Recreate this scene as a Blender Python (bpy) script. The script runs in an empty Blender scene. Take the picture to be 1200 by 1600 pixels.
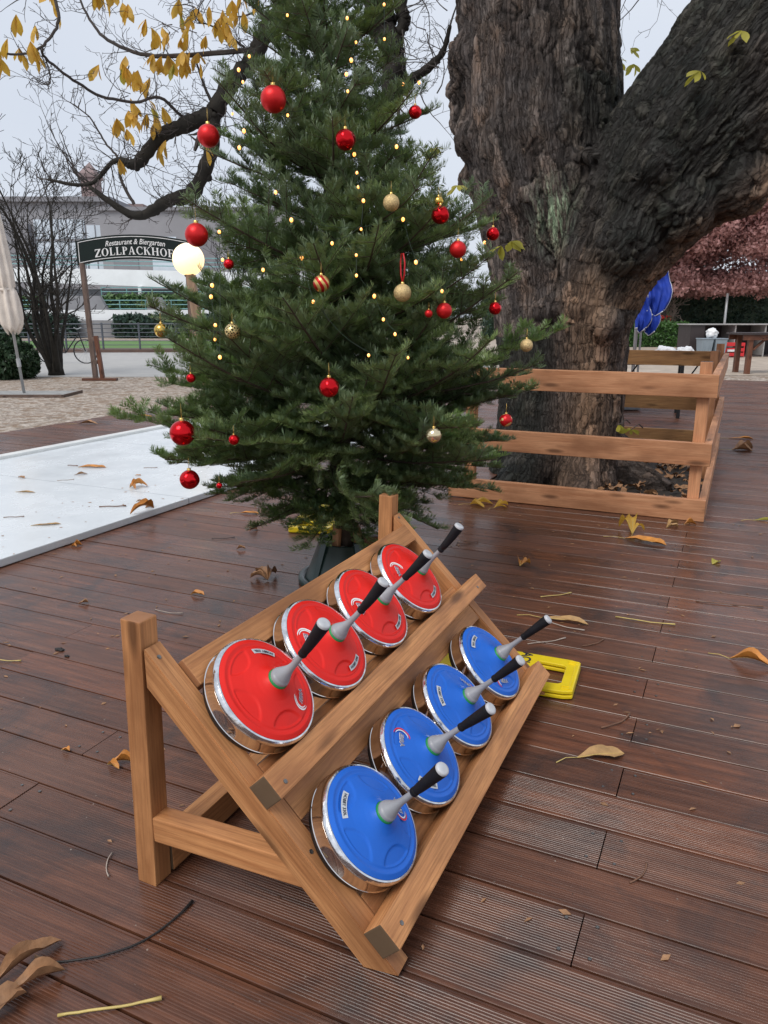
import bpy, bmesh, math, random
import numpy as np
from mathutils import Vector, Matrix, noise

random.seed(7); rng = np.random.default_rng(11)
SC = bpy.context.scene
COL = SC.collection
R = math.radians
SQ = 2 ** .5
HD = np.array([-0.41876464, 0.9080948]); HR = np.array([0.9080948, 0.41876464])

def W(l, d, z=0.0):
    """point from metres to the right / ahead along the path towards the river bank"""
    p = HD * d + HR * l
    return Vector((float(p[0]), float(p[1]), z))

# ------------------------------------------------------------------ scene, camera, light
SC.view_settings.view_transform = 'Standard'
SC.view_settings.look = 'None'
SC.view_settings.gamma = 1.0
SC.view_settings.exposure = 0.32
SC.render.resolution_x, SC.render.resolution_y = 768, 1024
cd = bpy.data.cameras.new('camera'); cam = bpy.data.objects.new('camera', cd); COL.objects.link(cam)
cd.sensor_fit = 'VERTICAL'; cd.sensor_height = 36.0; cd.lens = 1184.65 / 1600 * 36.0
cd.clip_start = .02; cd.clip_end = 2000
cam.location = (0, 0, 1.25); cam.rotation_euler = (R(90 - 14.459), 0, R(24.757))
SC.camera = cam
SUN_EL, SUN_AZ = R(52), R(192)
wd = bpy.data.worlds.new('World'); SC.world = wd; wd.use_nodes = True
wn = wd.node_tree; bg = wn.nodes['Background']
sky = wn.nodes.new('ShaderNodeTexSky'); sky.sky_type = 'NISHITA'; sky.sun_disc = False
sky.sun_elevation = SUN_EL; sky.sun_rotation = SUN_AZ; sky.air_density = 1.0; sky.dust_density = 4.0; sky.ozone_density = 1.0
bw = wn.nodes.new('ShaderNodeMix'); bw.data_type = 'RGBA'; bw.inputs[0].default_value = .86
wn.links.new(sky.outputs[0], bw.inputs[6])
# the overcast deck: a pale even cloud with a faint mottling
tcw = wn.nodes.new('ShaderNodeTexCoord'); nzw = wn.nodes.new('ShaderNodeTexNoise')
nzw.inputs['Scale'].default_value = 1.6; nzw.inputs['Detail'].default_value = 3
wn.links.new(tcw.outputs['Generated'], nzw.inputs['Vector'])
rw = wn.nodes.new('ShaderNodeValToRGB')
rw.color_ramp.elements[0].position = .3; rw.color_ramp.elements[0].color = (5.6, 6.1, 7.0, 1)
rw.color_ramp.elements[1].position = .72; rw.color_ramp.elements[1].color = (7.0, 7.35, 8.0, 1)
wn.links.new(nzw.outputs['Fac'], rw.inputs[0]); wn.links.new(rw.outputs[0], bw.inputs[7])
wn.links.new(bw.outputs[2], bg.inputs[0]); bg.inputs[1].default_value = .10
sl = bpy.data.lights.new('sun', 'SUN'); sl.energy = 1.5; sl.angle = R(30); sl.color = (1.0, .96, .9)
so = bpy.data.objects.new('sun', sl); COL.objects.link(so)
so.rotation_euler = (R(90) - SUN_EL, 0, R(180) - SUN_AZ)

# ------------------------------------------------------------------ nodes
def nd(nt, typ, inp=None, **at):
    n = nt.nodes.new(typ)
    for k, v in at.items(): setattr(n, k, v)
    for k, v in (inp or {}).items():
        s = n.inputs[k]
        if isinstance(v, bpy.types.NodeSocket): nt.links.new(v, s)
        else: s.default_value = v
    return n
def c4(c): return tuple(c) + (1.0,) if len(c) == 3 else tuple(c)
def mix(nt, fac, a, b, blend='MIX'):
    n = nt.nodes.new('ShaderNodeMix'); n.data_type = 'RGBA'; n.blend_type = blend
    for i, v in ((0, fac), (6, a), (7, b)):
        if isinstance(v, bpy.types.NodeSocket): nt.links.new(v, n.inputs[i])
        else: n.inputs[i].default_value = v if i == 0 else c4(v)
    return n.outputs[2]
def ramp(nt, fac, stops):
    n = nt.nodes.new('ShaderNodeValToRGB'); e = n.color_ramp.elements
    while len(e) < len(stops): e.new(.5)
    for i, (p, c) in enumerate(stops):
        e[i].position = p; e[i].color = c4(c) if not isinstance(c, (int, float)) else (c, c, c, 1)
    nt.links.new(fac, n.inputs[0]); return n.outputs[0]
def math_(nt, op, a, b=0.0, clamp=False):
    n = nt.nodes.new('ShaderNodeMath'); n.operation = op; n.use_clamp = clamp
    for i, v in ((0, a), (1, b)):
        if isinstance(v, bpy.types.NodeSocket): nt.links.new(v, n.inputs[i])
        else: n.inputs[i].default_value = v
    return n.outputs[0]
def newmat(name):
    m = bpy.data.materials.new(name); m.use_nodes = True
    return m, m.node_tree, m.node_tree.nodes['Principled BSDF']
def setb(nt, b, **kw):
    for k, v in kw.items():
        s = b.inputs[k.replace('_', ' ')]
        if isinstance(v, bpy.types.NodeSocket): nt.links.new(v, s)
        else: s.default_value = v
def bump(nt, b, h, strength=.3, dist=.01, nrm=None):
    n = nd(nt, 'ShaderNodeBump', {'Height': h, 'Strength': strength, 'Distance': dist})
    if nrm is not None: nt.links.new(nrm, n.inputs['Normal'])
    nt.links.new(n.outputs[0], b.inputs['Normal']); return n.outputs[0]
def objco(nt, scale=(1, 1, 1), rnd=True, kind='Object'):
    tc = nd(nt, 'ShaderNodeTexCoord')
    v = tc.outputs[kind]
    mp = nd(nt, 'ShaderNodeMapping', {'Vector': v, 'Scale': scale})
    if rnd:
        oi = nd(nt, 'ShaderNodeObjectInfo')
        ml = nd(nt, 'ShaderNodeMath', {0: oi.outputs['Random'], 1: 37.0}, operation='MULTIPLY')
        cx = nd(nt, 'ShaderNodeCombineXYZ', {0: ml.outputs[0], 1: ml.outputs[0], 2: ml.outputs[0]})
        ad = nd(nt, 'ShaderNodeVectorMath', {0: mp.outputs[0], 1: cx.outputs[0]}, operation='ADD')
        return ad.outputs[0]
    return mp.outputs[0]
def simple(name, col, rough=.5, metal=0.0, var=.15, scale=8.0, bmp=0.0, bscale=60.0, spec=.5, **kw):
    m, nt, b = newmat(name)
    v = objco(nt)
    n = nd(nt, 'ShaderNodeTexNoise', {'Vector': v, 'Scale': scale, 'Detail': 6.0, 'Roughness': .6})
    lo = tuple(c * (1 - var) for c in col); hi = tuple(min(1, c * (1 + var)) for c in col)
    setb(nt, b, Base_Color=ramp(nt, n.outputs['Fac'], [(.3, lo), (.7, hi)]), Metallic=metal,
         Roughness=ramp(nt, n.outputs['Fac'], [(.3, max(.02, rough * .8)), (.7, min(1, rough * 1.2))]))
    b.inputs['Specular IOR Level'].default_value = spec
    if bmp:
        n2 = nd(nt, 'ShaderNodeTexNoise', {'Vector': v, 'Scale': bscale, 'Detail': 4.0})
        bump(nt, b, n2.outputs['Fac'], bmp, .004)
    for k, v in kw.items(): setb(nt, b, **{k: v})
    return m

def wood(name, c_lo, c_hi, end, rough=.55, grain=1.0, spec=.35, wet=0.0):
    m, nt, b = newmat(name)
    v = objco(nt, (1.2, 14, 14))
    n1 = nd(nt, 'ShaderNodeTexNoise', {'Vector': v, 'Scale': 2.2, 'Detail': 8.0, 'Roughness': .62, 'Distortion': .6})
    v2 = objco(nt, (2.5, 90, 90))
    n2 = nd(nt, 'ShaderNodeTexNoise', {'Vector': v2, 'Scale': 2.0, 'Detail': 5.0, 'Roughness': .7})
    v3 = objco(nt, (1.6, 4, 4))
    n3 = nd(nt, 'ShaderNodeTexNoise', {'Vector': v3, 'Scale': 2.0, 'Detail': 4.0})
    base = ramp(nt, n1.outputs['Fac'], [(.28, c_lo), (.52, tuple(.45 * a + .55 * h for a, h in zip(c_lo, c_hi))), (.74, c_hi)])
    base = mix(nt, ramp(nt, n2.outputs['Fac'], [(.36, .55 * grain), (.56, 0.0)]), base, tuple(c * .55 for c in c_lo))
    base = mix(nt, ramp(nt, n3.outputs['Fac'], [(.44, 0.0), (.70, .75)]), base, tuple(c * .60 for c in c_lo))
    # knots: sparse dark ovals
    vk = objco(nt, (3.2, 13, 13))
    vo = nd(nt, 'ShaderNodeTexVoronoi', {'Vector': vk, 'Scale': 1.0, 'Randomness': 1.0})
    base = mix(nt, ramp(nt, vo.outputs['Distance'], [(.09, .85), (.15, .55), (.24, 0.0)]), base, tuple(c * .30 for c in c_lo))
    tc = nd(nt, 'ShaderNodeTexCoord'); sx = nd(nt, 'ShaderNodeSeparateXYZ', {0: tc.outputs['Normal']})
    e = math_(nt, 'GREATER_THAN', math_(nt, 'ABSOLUTE', sx.outputs[0]), .8)
    base = mix(nt, e, base, mix(nt, n3.outputs['Fac'], end, tuple(c * 2.0 for c in end)))
    oi = nd(nt, 'ShaderNodeObjectInfo')
    hsv = nd(nt, 'ShaderNodeHueSaturation', {'Color': base, 'Value': nd(nt, 'ShaderNodeMapRange', {0: oi.outputs['Random'], 3: .82, 4: 1.12}).outputs[0]})
    setb(nt, b, Base_Color=hsv.outputs[0], Roughness=ramp(nt, n1.outputs['Fac'], [(.3, rough * .8), (.7, min(1, rough * 1.25))]))
    b.inputs['Specular IOR Level'].default_value = spec
    bump(nt, b, mix(nt, .5, n2.outputs['Color'], n1.outputs['Color']), .35 * grain, .003)
    return m

M = {}
M['larch'] = wood('fresh larch timber', (.39, .158, .060), (.71, .345, .140), (.075, .048, .028), .55)
M['larchpost'] = wood('fresh larch timber, pale ends', (.39, .158, .060), (.71, .345, .140), (.22, .10, .045), .55, .9)
M['fencewood'] = wood('planed fence timber', (.44, .185, .085), (.75, .385, .20), (.04, .026, .02), .55, .7)
M['groovedwood'] = wood('grooved fence board', (.50, .25, .105), (.80, .46, .20), (.06, .03, .02), .6, .6)
M['greywood'] = wood('weathered grey brown wood', (.10, .068, .055), (.20, .14, .115), (.06, .04, .03), .7)
M['postwood'] = wood('lamp post wood', (.30, .19, .12), (.50, .35, .24), (.1, .07, .05), .6)
M['tablewood'] = wood('table brown wood', (.12, .045, .025), (.22, .09, .05), (.05, .02, .015), .45)
M['stakewood'] = wood('raw wedge wood', (.35, .15, .06), (.5, .25, .12), (.2, .09, .04), .6)

# deck ---------------------------------------------------------------
def deck_mat():
    m, nt, b = newmat('wet hardwood decking')
    tc = nd(nt, 'ShaderNodeTexCoord'); geo = nd(nt, 'ShaderNodeNewGeometry')
    isl = geo.outputs['Random Per Island']
    off = nd(nt, 'ShaderNodeCombineXYZ', {0: math_(nt, 'MULTIPLY', isl, 91.0), 1: math_(nt, 'MULTIPLY', isl, 53.0), 2: 0.0})
    v = nd(nt, 'ShaderNodeVectorMath', {0: tc.outputs['Object'], 1: off.outputs[0]}, operation='ADD').outputs[0]
    g1 = nd(nt, 'ShaderNodeTexNoise', {'Vector': nd(nt, 'ShaderNodeMapping', {'Vector': v, 'Scale': (1.6, 26, 1)}).outputs[0], 'Scale': 1.6, 'Detail': 9.0, 'Roughness': .65, 'Distortion': .5})
    g2 = nd(nt, 'ShaderNodeTexNoise', {'Vector': nd(nt, 'ShaderNodeMapping', {'Vector': v, 'Scale': (4, 150, 1)}).outputs[0], 'Scale': 1.5, 'Detail': 5.0, 'Roughness': .75})
    st = nd(nt, 'ShaderNodeTexNoise', {'Vector': tc.outputs['Object'], 'Scale': 3.1, 'Detail': 6.0, 'Roughness': .62, 'Distortion': .8})
    wt = nd(nt, 'ShaderNodeTexNoise', {'Vector': nd(nt, 'ShaderNodeMapping', {'Vector': tc.outputs['Object'], 'Scale': (.8, 1.5, 1)}).outputs[0], 'Scale': 1.1, 'Detail': 5.0, 'Roughness': .6})
    base = ramp(nt, g1.outputs['Fac'], [(.25, (.048, .021, .013)), (.5, (.112, .046, .026)), (.75, (.20, .083, .044))])
    tint = ramp(nt, isl, [(0.0, (.80, .77, .78)), (.3, (1.0, .95, .92)), (.6, (.90, .88, .90)), (.85, (1.18, 1.04, .94)), (1.0, (1.05, .90, .84))])
    base = mix(nt, 1.0, base, tint, 'MULTIPLY')
    base = mix(nt, ramp(nt, g2.outputs['Fac'], [(.52, 0.0), (.72, .55)]), base, (.20, .105, .072))
    base = mix(nt, ramp(nt, st.outputs['Fac'], [(.50, 0.0), (.68, .75)]), base, (.026, .021, .021))
    base = mix(nt, ramp(nt, nd(nt, 'ShaderNodeTexNoise', {'Vector': tc.outputs['Object'], 'Scale': 1.3, 'Detail': 5.0}).outputs['Fac'], [(.55, 0.0), (.75, .5)]), base, (.15, .078, .052))
    # specks and grit
    vo = nd(nt, 'ShaderNodeTexVoronoi', {'Vector': tc.outputs['Object'], 'Scale': 26.0, 'Randomness': 1.0})
    base = mix(nt, ramp(nt, vo.outputs['Distance'], [(.035, .8), (.07, 0.0)]), base, mix(nt, ramp(nt, vo.outputs['Color'], [(.4, 0.0), (.7, 1.0)]), (.02, .015, .012), (.30, .24, .20)))
    rg = ramp(nt, wt.outputs['Fac'], [(.32, .15), (.5, .25), (.7, .40)])
    rg = math_(nt, 'MULTIPLY', rg, ramp(nt, math_(nt, 'FRACT', math_(nt, 'MULTIPLY', isl, 7.31)), [(0.0, .62), (.45, .95), (1.0, 1.15)]))
    rg2 = math_(nt, 'ADD', rg, ramp(nt, g2.outputs['Fac'], [(.3, 0.0), (.7, .12)]))
    setb(nt, b, Base_Color=base, Roughness=rg2)
    b.inputs['Specular IOR Level'].default_value = .5
    hm = mix(nt, .5, g2.outputs['Color'], g1.outputs['Color'])
    bump(nt, b, hm, .35, .0022)
    return m
M['deck'] = deck_mat()

def ground_mat():
    m, nt, b = newmat('leafy pea gravel')
    tc = nd(nt, 'ShaderNodeTexCoord').outputs['Object']
    vo = nd(nt, 'ShaderNodeTexVoronoi', {'Vector': tc, 'Scale': 26.0, 'Randomness': 1.0})
    vo2 = nd(nt, 'ShaderNodeTexVoronoi', {'Vector': tc, 'Scale': 9.0, 'Randomness': 1.0})
    n = nd(nt, 'ShaderNodeTexNoise', {'Vector': tc, 'Scale': 1.3, 'Detail': 6.0})
    base = ramp(nt, vo.outputs['Color'], [(.15, (.17, .135, .105)), (.5, (.36, .30, .245)), (.85, (.58, .51, .44))])
    base = mix(nt, ramp(nt, vo2.outputs['Color'], [(.62, 0.0), (.72, .8)]), base, (.22, .145, .09))
    base = mix(nt, ramp(nt, n.outputs['Fac'], [(.4, 0.0), (.7, .35)]), base, (.30, .23, .18))
    setb(nt, b, Base_Color=base, Roughness=.85)
    bump(nt, b, vo.outputs['Distance'], .9, .02)
    return m
M['ground'] = ground_mat()
M['road'] = simple('pale promenade paving', (.40, .39, .37), .6, 0, .14, 2.0, .2, 40)
M['sand'] = simple('pale wet sand', (.42, .35, .28), .7, 0, .22, 3.0, .3, 30)
M['soil'] = simple('dark damp soil', (.032, .024, .018), .8, 0, .4, 8.0, .8, 30)
M['under'] = simple('dark gap shade', (.012, .009, .008), .9)  # near-black colour for the shade seen through the deck gaps
M['grass'] = simple('cut bank lawn', (.10, .20, .045), .8, 0, .3, 3.0)
M['brown'] = simple('brown bank strip', (.11, .07, .055), .8, 0, .3, 3.0)
def rink_mat():
    m, nt, b = newmat('scuffed white plastic ice')
    ob = nd(nt, 'ShaderNodeTexCoord').outputs['Object']
    n = nd(nt, 'ShaderNodeTexNoise', {'Vector': ob, 'Scale': 2.2, 'Detail': 7.0, 'Roughness': .65})
    sc = nd(nt, 'ShaderNodeTexNoise', {'Vector': nd(nt, 'ShaderNodeMapping', {'Vector': ob, 'Scale': (38, 1.1, 1), 'Rotation': (0, 0, .06)}).outputs[0], 'Scale': 1.0, 'Detail': 7.0, 'Roughness': .75})
    base = ramp(nt, n.outputs['Fac'], [(.3, (.66, .70, .725)), (.7, (.76, .795, .815))])
    base = mix(nt, ramp(nt, sc.outputs['Fac'], [(.60, 0.0), (.74, .16)]), base, (.42, .45, .47))
    sy = nd(nt, 'ShaderNodeSeparateXYZ', {0: ob}).outputs[1]
    fr0 = math_(nt, 'ABSOLUTE', math_(nt, 'SUBTRACT', math_(nt, 'FRACT', math_(nt, 'MULTIPLY', sy, .62)), .5))
    base = mix(nt, math_(nt, 'LESS_THAN', fr0, .0022), base, (.30, .33, .35))
    setb(nt, b, Base_Color=base, Roughness=ramp(nt, n.outputs['Fac'], [(.3, .16), (.7, .34)]))
    bump(nt, b, sc.outputs['Fac'], .08, .002); return m
M['rink'] = rink_mat()
M['rinkrail'] = simple('white plastic edge strip', (.74, .75, .73), .35, 0, .06, 6.0)
M['steel'] = simple('chrome steel band', (.80, .78, .76), .07, 1.0, .08, 30.0)
M['steelbright'] = simple('scratched bright steel rim', (.74, .75, .77), .13, 1.0, .30, 45.0, .25, 60)
M['blackplastic'] = simple('black plastic', (.012, .012, .013), .45, 0, .2, 20.0)
M['grip'] = simple('black rubber grip', (.010, .010, .012), .62, 0, .3, 40.0, .3, 160, spec=.22)
M['greycap'] = simple('grey moulded plastic', (.30, .31, .33), .38, 0, .1, 25.0)
M['greyend'] = simple('light grey end cap', (.50, .51, .53), .35, 0, .12, 60.0)
M['greenring'] = simple('green plastic ring', (.02, .27, .08), .4)
M['redcap'] = simple('matt red plastic', (.72, .016, .010), .42, 0, .07, 8.0, .05, 200, spec=.32)
M['bluecap'] = simple('matt blue plastic', (.012, .125, .57), .42, 0, .08, 8.0, .05, 200, spec=.36)
M['label'] = simple('silver grey sticker', (.52, .54, .56), .4, 0, .05, 30.0)
M['ink'] = simple('dark print', (.012, .014, .03), .5)
M['inkwhite'] = simple('white print', (.78, .78, .78), .4)
M['inkred'] = simple('red print', (.65, .02, .03), .4)
M['inknavy'] = simple('navy print', (.02, .025, .12), .4)
M['standgreen'] = simple('dark green stand plastic', (.012, .030, .026), .32, 0, .25, 6.0)
M['pebble'] = simple('stand pebbles', (.36, .33, .29), .6, 0, .35, 9.0)
M['yellow'] = simple('yellow sign plastic', (.78, .58, .012), .35, 0, .07, 8.0)
M['ballred'] = simple('glossy red glass ball', (.62, .008, .014), .10, .85, .05, 6.0)
M['ballmatt'] = simple('satin red ball', (.66, .016, .018), .38, .55, .10, 40.0)
M['ballgold'] = simple('glossy gold ball', (.72, .46, .10), .10, 1.0, .06, 8.0)
M['ballglit'] = simple('glitter gold ball', (.68, .50, .24), .48, .55, .35, 220.0, .8, 300)
M['champagne'] = simple('champagne ball', (.78, .66, .42), .14, .9, .06, 8.0)
M['capgold'] = simple('gold hanger cap', (.70, .48, .16), .3, 1.0)
M['ribbon'] = simple('red satin ribbon', (.50, .012, .015), .4)
M['wire'] = simple('green light cord', (.012, .03, .016), .5)
def emit(name, col, s, base=(.8, .7, .5)):
    m, nt, b = newmat(name)
    setb(nt, b, Base_Color=c4(base), Roughness=.25)
    b.inputs['Emission Color'].default_value = c4(col); b.inputs['Emission Strength'].default_value = s
    return m
M['led'] = emit('warm fairy bulb', (1.0, .36, .05), 2.4)
M['globe'] = emit('lit opal globe', (1.0, .68, .28), 1.15, (.9, .85, .75))
M['canvas'] = simple('cream parasol canvas', (.74, .67, .60), .85, 0, .12, 6.0, .3, 70)
M['pole'] = simple('grey metal pole', (.42, .43, .44), .4, .3, .1, 8.0)
M['slab'] = simple('grey concrete slab', (.30, .30, .29), .8, 0, .2, 8.0, .3, 60)
M['signboard'] = simple('dark green sign paint', (.010, .018, .017), .6, 0, .15, 6.0, spec=.2)
M['whiteconc'] = simple('white painted concrete', (.90, .92, .93), .7, 0, .07, .6, .1, 4)
M['greyconc'] = simple('weathered grey concrete', (.27, .27, .28), .85, 0, .22, .5, .2, 3)
M['facade'] = simple('grey building cladding', (.30, .30, .32), .8, 0, .12, .25)
M['facadedark'] = simple('dark grey building cladding', (.24, .24, .26), .8, 0, .15, .25)
M['brick'] = simple('red brick tower', (.25, .185, .18), .85, 0, .2, .5)
M['glass'] = simple('pale window glass', (.62, .70, .78), .08, 0, .18, .3, spec=.8)
M['railgrey'] = simple('dark grey railing steel', (.10, .11, .13), .5, .5)
M['railteal'] = simple('pale green railing steel', (.22, .42, .42), .5, .2)
M['hedge'] = simple('hedge leaf', (.045, .115, .022), .5, 0, .55, 9.0)
M['thuja'] = simple('dark thuja spray', (.018, .045, .016), .6, 0, .55, 9.0)
M['farhedge'] = simple('far hedge leaf', (.075, .145, .045), .6, 0, .5, 3.0)
M['tallhedge'] = simple('tall evergreen leaf', (.028, .060, .042), .6, 0, .5, 3.0)
M['bark_dark'] = simple('wet dark bark', (.026, .023, .019), .8, 0, .6, 9.0, 1.0, 45, spec=.25)
M['bark_grey'] = simple('grey twig bark', (.060, .050, .046), .8, 0, .35, 6.0, .6, 60)
M['redleaf'] = simple('dull red autumn leaf', (.40, .215, .20), .6, 0, .55, 5.0)
M['yleaf'] = simple('yellow brown chestnut leaf', (.60, .37, .06), .55, 0, .5, 6.0)
M['gleaf'] = simple('yellow green chestnut leaf', (.42, .38, .06), .5, 0, .35, 6.0)
M['tanleaf'] = simple('tan dry leaf', (.42, .25, .10), .6, 0, .35, 22.0, .4, 60)
M['orangeleaf'] = simple('orange brown leaf', (.50, .20, .035), .5, 0, .35, 20.0, .4, 60)
M['brownleaf'] = simple('crumpled brown leaf', (.33, .175, .085), .6, 0, .4, 25.0, .5, 70)
M['twig'] = simple('dry brown stalk', (.17, .085, .05), .7, 0, .3, 30.0)
M['ystalk'] = simple('yellow leaf stalk', (.55, .42, .14), .5, 0, .2, 20.0)
M['paletwig'] = simple('pale grey stalk', (.40, .33, .28), .7, 0, .2, 30.0)
M['blacktwig'] = simple('black twig', (.02, .017, .016), .6)
M['bluefabric'] = simple('royal blue parasol cloth', (.010, .045, .36), .75, 0, .18, 5.0)
M['whitetrim'] = simple('white parasol piping', (.7, .72, .75), .7)
M['shelfdark'] = simple('dark brown counter panel', (.040, .030, .030), .6, 0, .2, 3.0)
M['shelftop'] = simple('pale counter top', (.36, .35, .34), .5)
M['binface'] = simple('blue grey bin plastic', (.24, .29, .33), .5, 0, .1, 4.0)
M['redcrate'] = simple('red crate plastic', (.60, .025, .03), .45, 0, .08, 5.0)
M['whitebag'] = simple('white plastic sack', (.80, .81, .82), .35, 0, .05, 12.0, .5, 20)
M['blacksteel'] = simple('black painted steel', (.015, .015, .017), .4, .3)
M['boxgrey'] = simple('grey plastic box', (.20, .21, .23), .5)
M['nail'] = simple('screw head', (.22, .21, .20), .35, .9)

def translucent(m, f, col):
    nt = m.node_tree; b = nt.nodes['Principled BSDF']; out = [n for n in nt.nodes if n.type == 'OUTPUT_MATERIAL'][0]
    t = nd(nt, 'ShaderNodeBsdfTranslucent', {'Color': c4(col)}); mx = nd(nt, 'ShaderNodeMixShader', {0: f, 1: b.outputs[0], 2: t.outputs[0]})
    nt.links.new(mx.outputs[0], out.inputs[0])
translucent(M['yleaf'], .42, (.75, .46, .06)); translucent(M['gleaf'], .40, (.60, .58, .10)); translucent(M['redleaf'], .3, (.5, .26, .24))
# ------------------------------------------------------------------ object helpers
def tag(o, label=None, cat=None, group=None, kind=None):
    if label: o['label'] = label
    if cat: o['category'] = cat
    if group: o['group'] = group
    if kind: o['kind'] = kind
    return o
def empty(name, loc=(0, 0, 0), mat=None):
    o = bpy.data.objects.new(name, None); COL.objects.link(o)
    o.empty_display_size = .1
    if mat is not None: o.matrix_world = mat
    else: o.location = loc
    return o
class MB:
    def __init__(s): s.v, s.f = [], []
    def add(s, vs, fs):
        n = len(s.v); s.v += [tuple(p) for p in vs]; s.f += [tuple(i + n for i in f) for f in fs]; return s
    def box(s, c, size, rot=None):
        hx, hy, hz = [a / 2 for a in size]
        vs = [Vector((x * hx, y * hy, z * hz)) for x in (-1, 1) for y in (-1, 1) for z in (-1, 1)]
        if rot is not None: vs = [rot @ p for p in vs]
        c = Vector(c); vs = [p + c for p in vs]
        return s.add(vs, [(0, 1, 3, 2), (4, 6, 7, 5), (0, 4, 5, 1), (2, 3, 7, 6), (0, 2, 6, 4), (1, 5, 7, 3)])
    def bbox(s, c, size, b=.004, rot=None):
        """box with chamfered edges"""
        bm = bmesh.new(); bmesh.ops.create_cube(bm, size=1.0)
        for v in bm.verts: v.co = Vector((v.co.x * size[0], v.co.y * size[1], v.co.z * size[2]))
        bmesh.ops.bevel(bm, geom=list(bm.edges), offset=b, segments=2, profile=.6, affect='EDGES')
        bm.verts.index_update(); c = Vector(c)
        vs = [(rot @ v.co if rot is not None else v.co) + c for v in bm.verts]
        fs = [[v.index for v in f.verts] for f in bm.faces]; bm.free()
        return s.add(vs, fs)
    def tube(s, pts, rad, seg=8, cap=True):
        pts = [Vector(p) for p in pts]; n = len(pts)
        if not hasattr(rad, '__len__'): rad = [rad] * n
        rings = []; u = None
        for i, p in enumerate(pts):
            t = (pts[min(i + 1, n - 1)] - pts[max(i - 1, 0)])
            if t.length < 1e-9: t = Vector((0, 0, 1))
            t.normalize()
            if u is None:
                u = t.orthogonal().normalized()
            else:
                u = (u - t * u.dot(t))
                u = u.normalized() if u.length > 1e-6 else t.orthogonal().normalized()
            w = t.cross(u)
            rings.append([p + (u * math.cos(2 * math.pi * k / seg) + w * math.sin(2 * math.pi * k / seg)) * rad[i] for k in range(seg)])
        vs = [q for r_ in rings for q in r_]
        fs = [(i * seg + k, i * seg + (k + 1) % seg, (i + 1) * seg + (k + 1) % seg, (i + 1) * seg + k) for i in range(n - 1) for k in range(seg)]
        if cap: fs += [tuple(range(seg - 1, -1, -1)), tuple((n - 1) * seg + k for k in range(seg))]
        return s.add(vs, fs)
    def lathe(s, prof, seg=32, mat=None, cap=False):
        vs, fs = [], []
        for r_, z in prof:
            for k in range(seg):
                a = 2 * math.pi * k / seg; vs.append(Vector((r_ * math.cos(a), r_ * math.sin(a), z)))
        n = len(prof)
        fs = [(i * seg + k, i * seg + (k + 1) % seg, (i + 1) * seg + (k + 1) % seg, (i + 1) * seg + k) for i in range(n - 1) for k in range(seg)]
        if cap: fs += [tuple(range(seg - 1, -1, -1)), tuple((n - 1) * seg + k for k in range(seg))]
        if mat is not None: vs = [mat @ p for p in vs]
        return s.add(vs, fs)
    def ball(s, c, r_, seg=14, sc=(1, 1, 1)):
        n = max(6, seg // 2); prof = []
        vs = [Vector((0, 0, -1))]
        for i in range(1, n):
            a = -math.pi / 2 + math.pi * i / n
            for k in range(seg):
                b = 2 * math.pi * k / seg; vs.append(Vector((math.cos(a) * math.cos(b), math.cos(a) * math.sin(b), math.sin(a))))
        vs.append(Vector((0, 0, 1))); top = len(vs) - 1
        fs = [(0, 1 + (k + 1) % seg, 1 + k) for k in range(seg)]
        for i in range(n - 2):
            for k in range(seg):
                a0 = 1 + i * seg
                fs.append((a0 + k, a0 + (k + 1) % seg, a0 + seg + (k + 1) % seg, a0 + seg + k))
        fs += [(top, 1 + (n - 2) * seg + k, 1 + (n - 2) * seg + (k + 1) % seg) for k in range(seg)]
        c = Vector(c)
        return s.add([Vector((p.x * sc[0], p.y * sc[1], p.z * sc[2])) * r_ + c for p in vs], fs)
    def build(s, name, mat, parent=None, smooth=False, org=None, mtx=None):
        me = bpy.data.meshes.new(name)
        vs = s.v
        if org is not None:
            ox, oy, oz = org; vs = [(x - ox, y - oy, z - oz) for x, y, z in vs]
        me.from_pydata(vs, [], s.f); me.materials.append(mat); me.update()
        if smooth: me.polygons.foreach_set('use_smooth', [True] * len(me.polygons))
        o = bpy.data.objects.new(name, me); COL.objects.link(o)
        if parent is not None: o.parent = parent
        if mtx is not None: o.matrix_local = mtx
        elif org is not None:
            o.location = org if parent is None else (Vector(org) - parent.location if parent.parent is None else Vector(org))
        return o
def autosmooth(o, ang=35):
    me = o.data; me.polygons.foreach_set('use_smooth', [True] * len(me.polygons))
    try: me.set_sharp_from_angle(angle=R(ang))
    except Exception: pass
    return o
def npmesh(name, V, F, mat, parent=None, smooth=False, attr=None):
    """V (n,3), F (m,k) arrays, all faces with k corners"""
    me = bpy.data.meshes.new(name); n, m, k = len(V), len(F), F.shape[1]
    me.vertices.add(n); me.vertices.foreach_set('co', np.asarray(V, np.float32).ravel())
    me.loops.add(m * k); me.loops.foreach_set('vertex_index', np.asarray(F, np.int32).ravel())
    me.polygons.add(m); me.polygons.foreach_set('loop_start', np.arange(0, m * k, k, dtype=np.int32))
    if smooth: me.polygons.foreach_set('use_smooth', np.ones(m, bool))
    for nm, a in (attr or {}).items():
        at = me.attributes.new(nm, 'FLOAT', 'POINT'); at.data.foreach_set('value', np.asarray(a, np.float32))
    me.materials.append(mat); me.update(calc_edges=True); me.validate()
    o = bpy.data.objects.new(name, me); COL.objects.link(o)
    if parent is not None:
        o.parent = parent; o.location = -parent.location
    return o
def rel(o, parent):
    """mesh built in world coordinates under an unrotated parent"""
    o.parent = parent; o.location = -parent.location; return o
def part(mb, name, mat, parent, smooth=False):
    o = mb.build(name, mat, None, smooth); return rel(o, parent)
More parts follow.
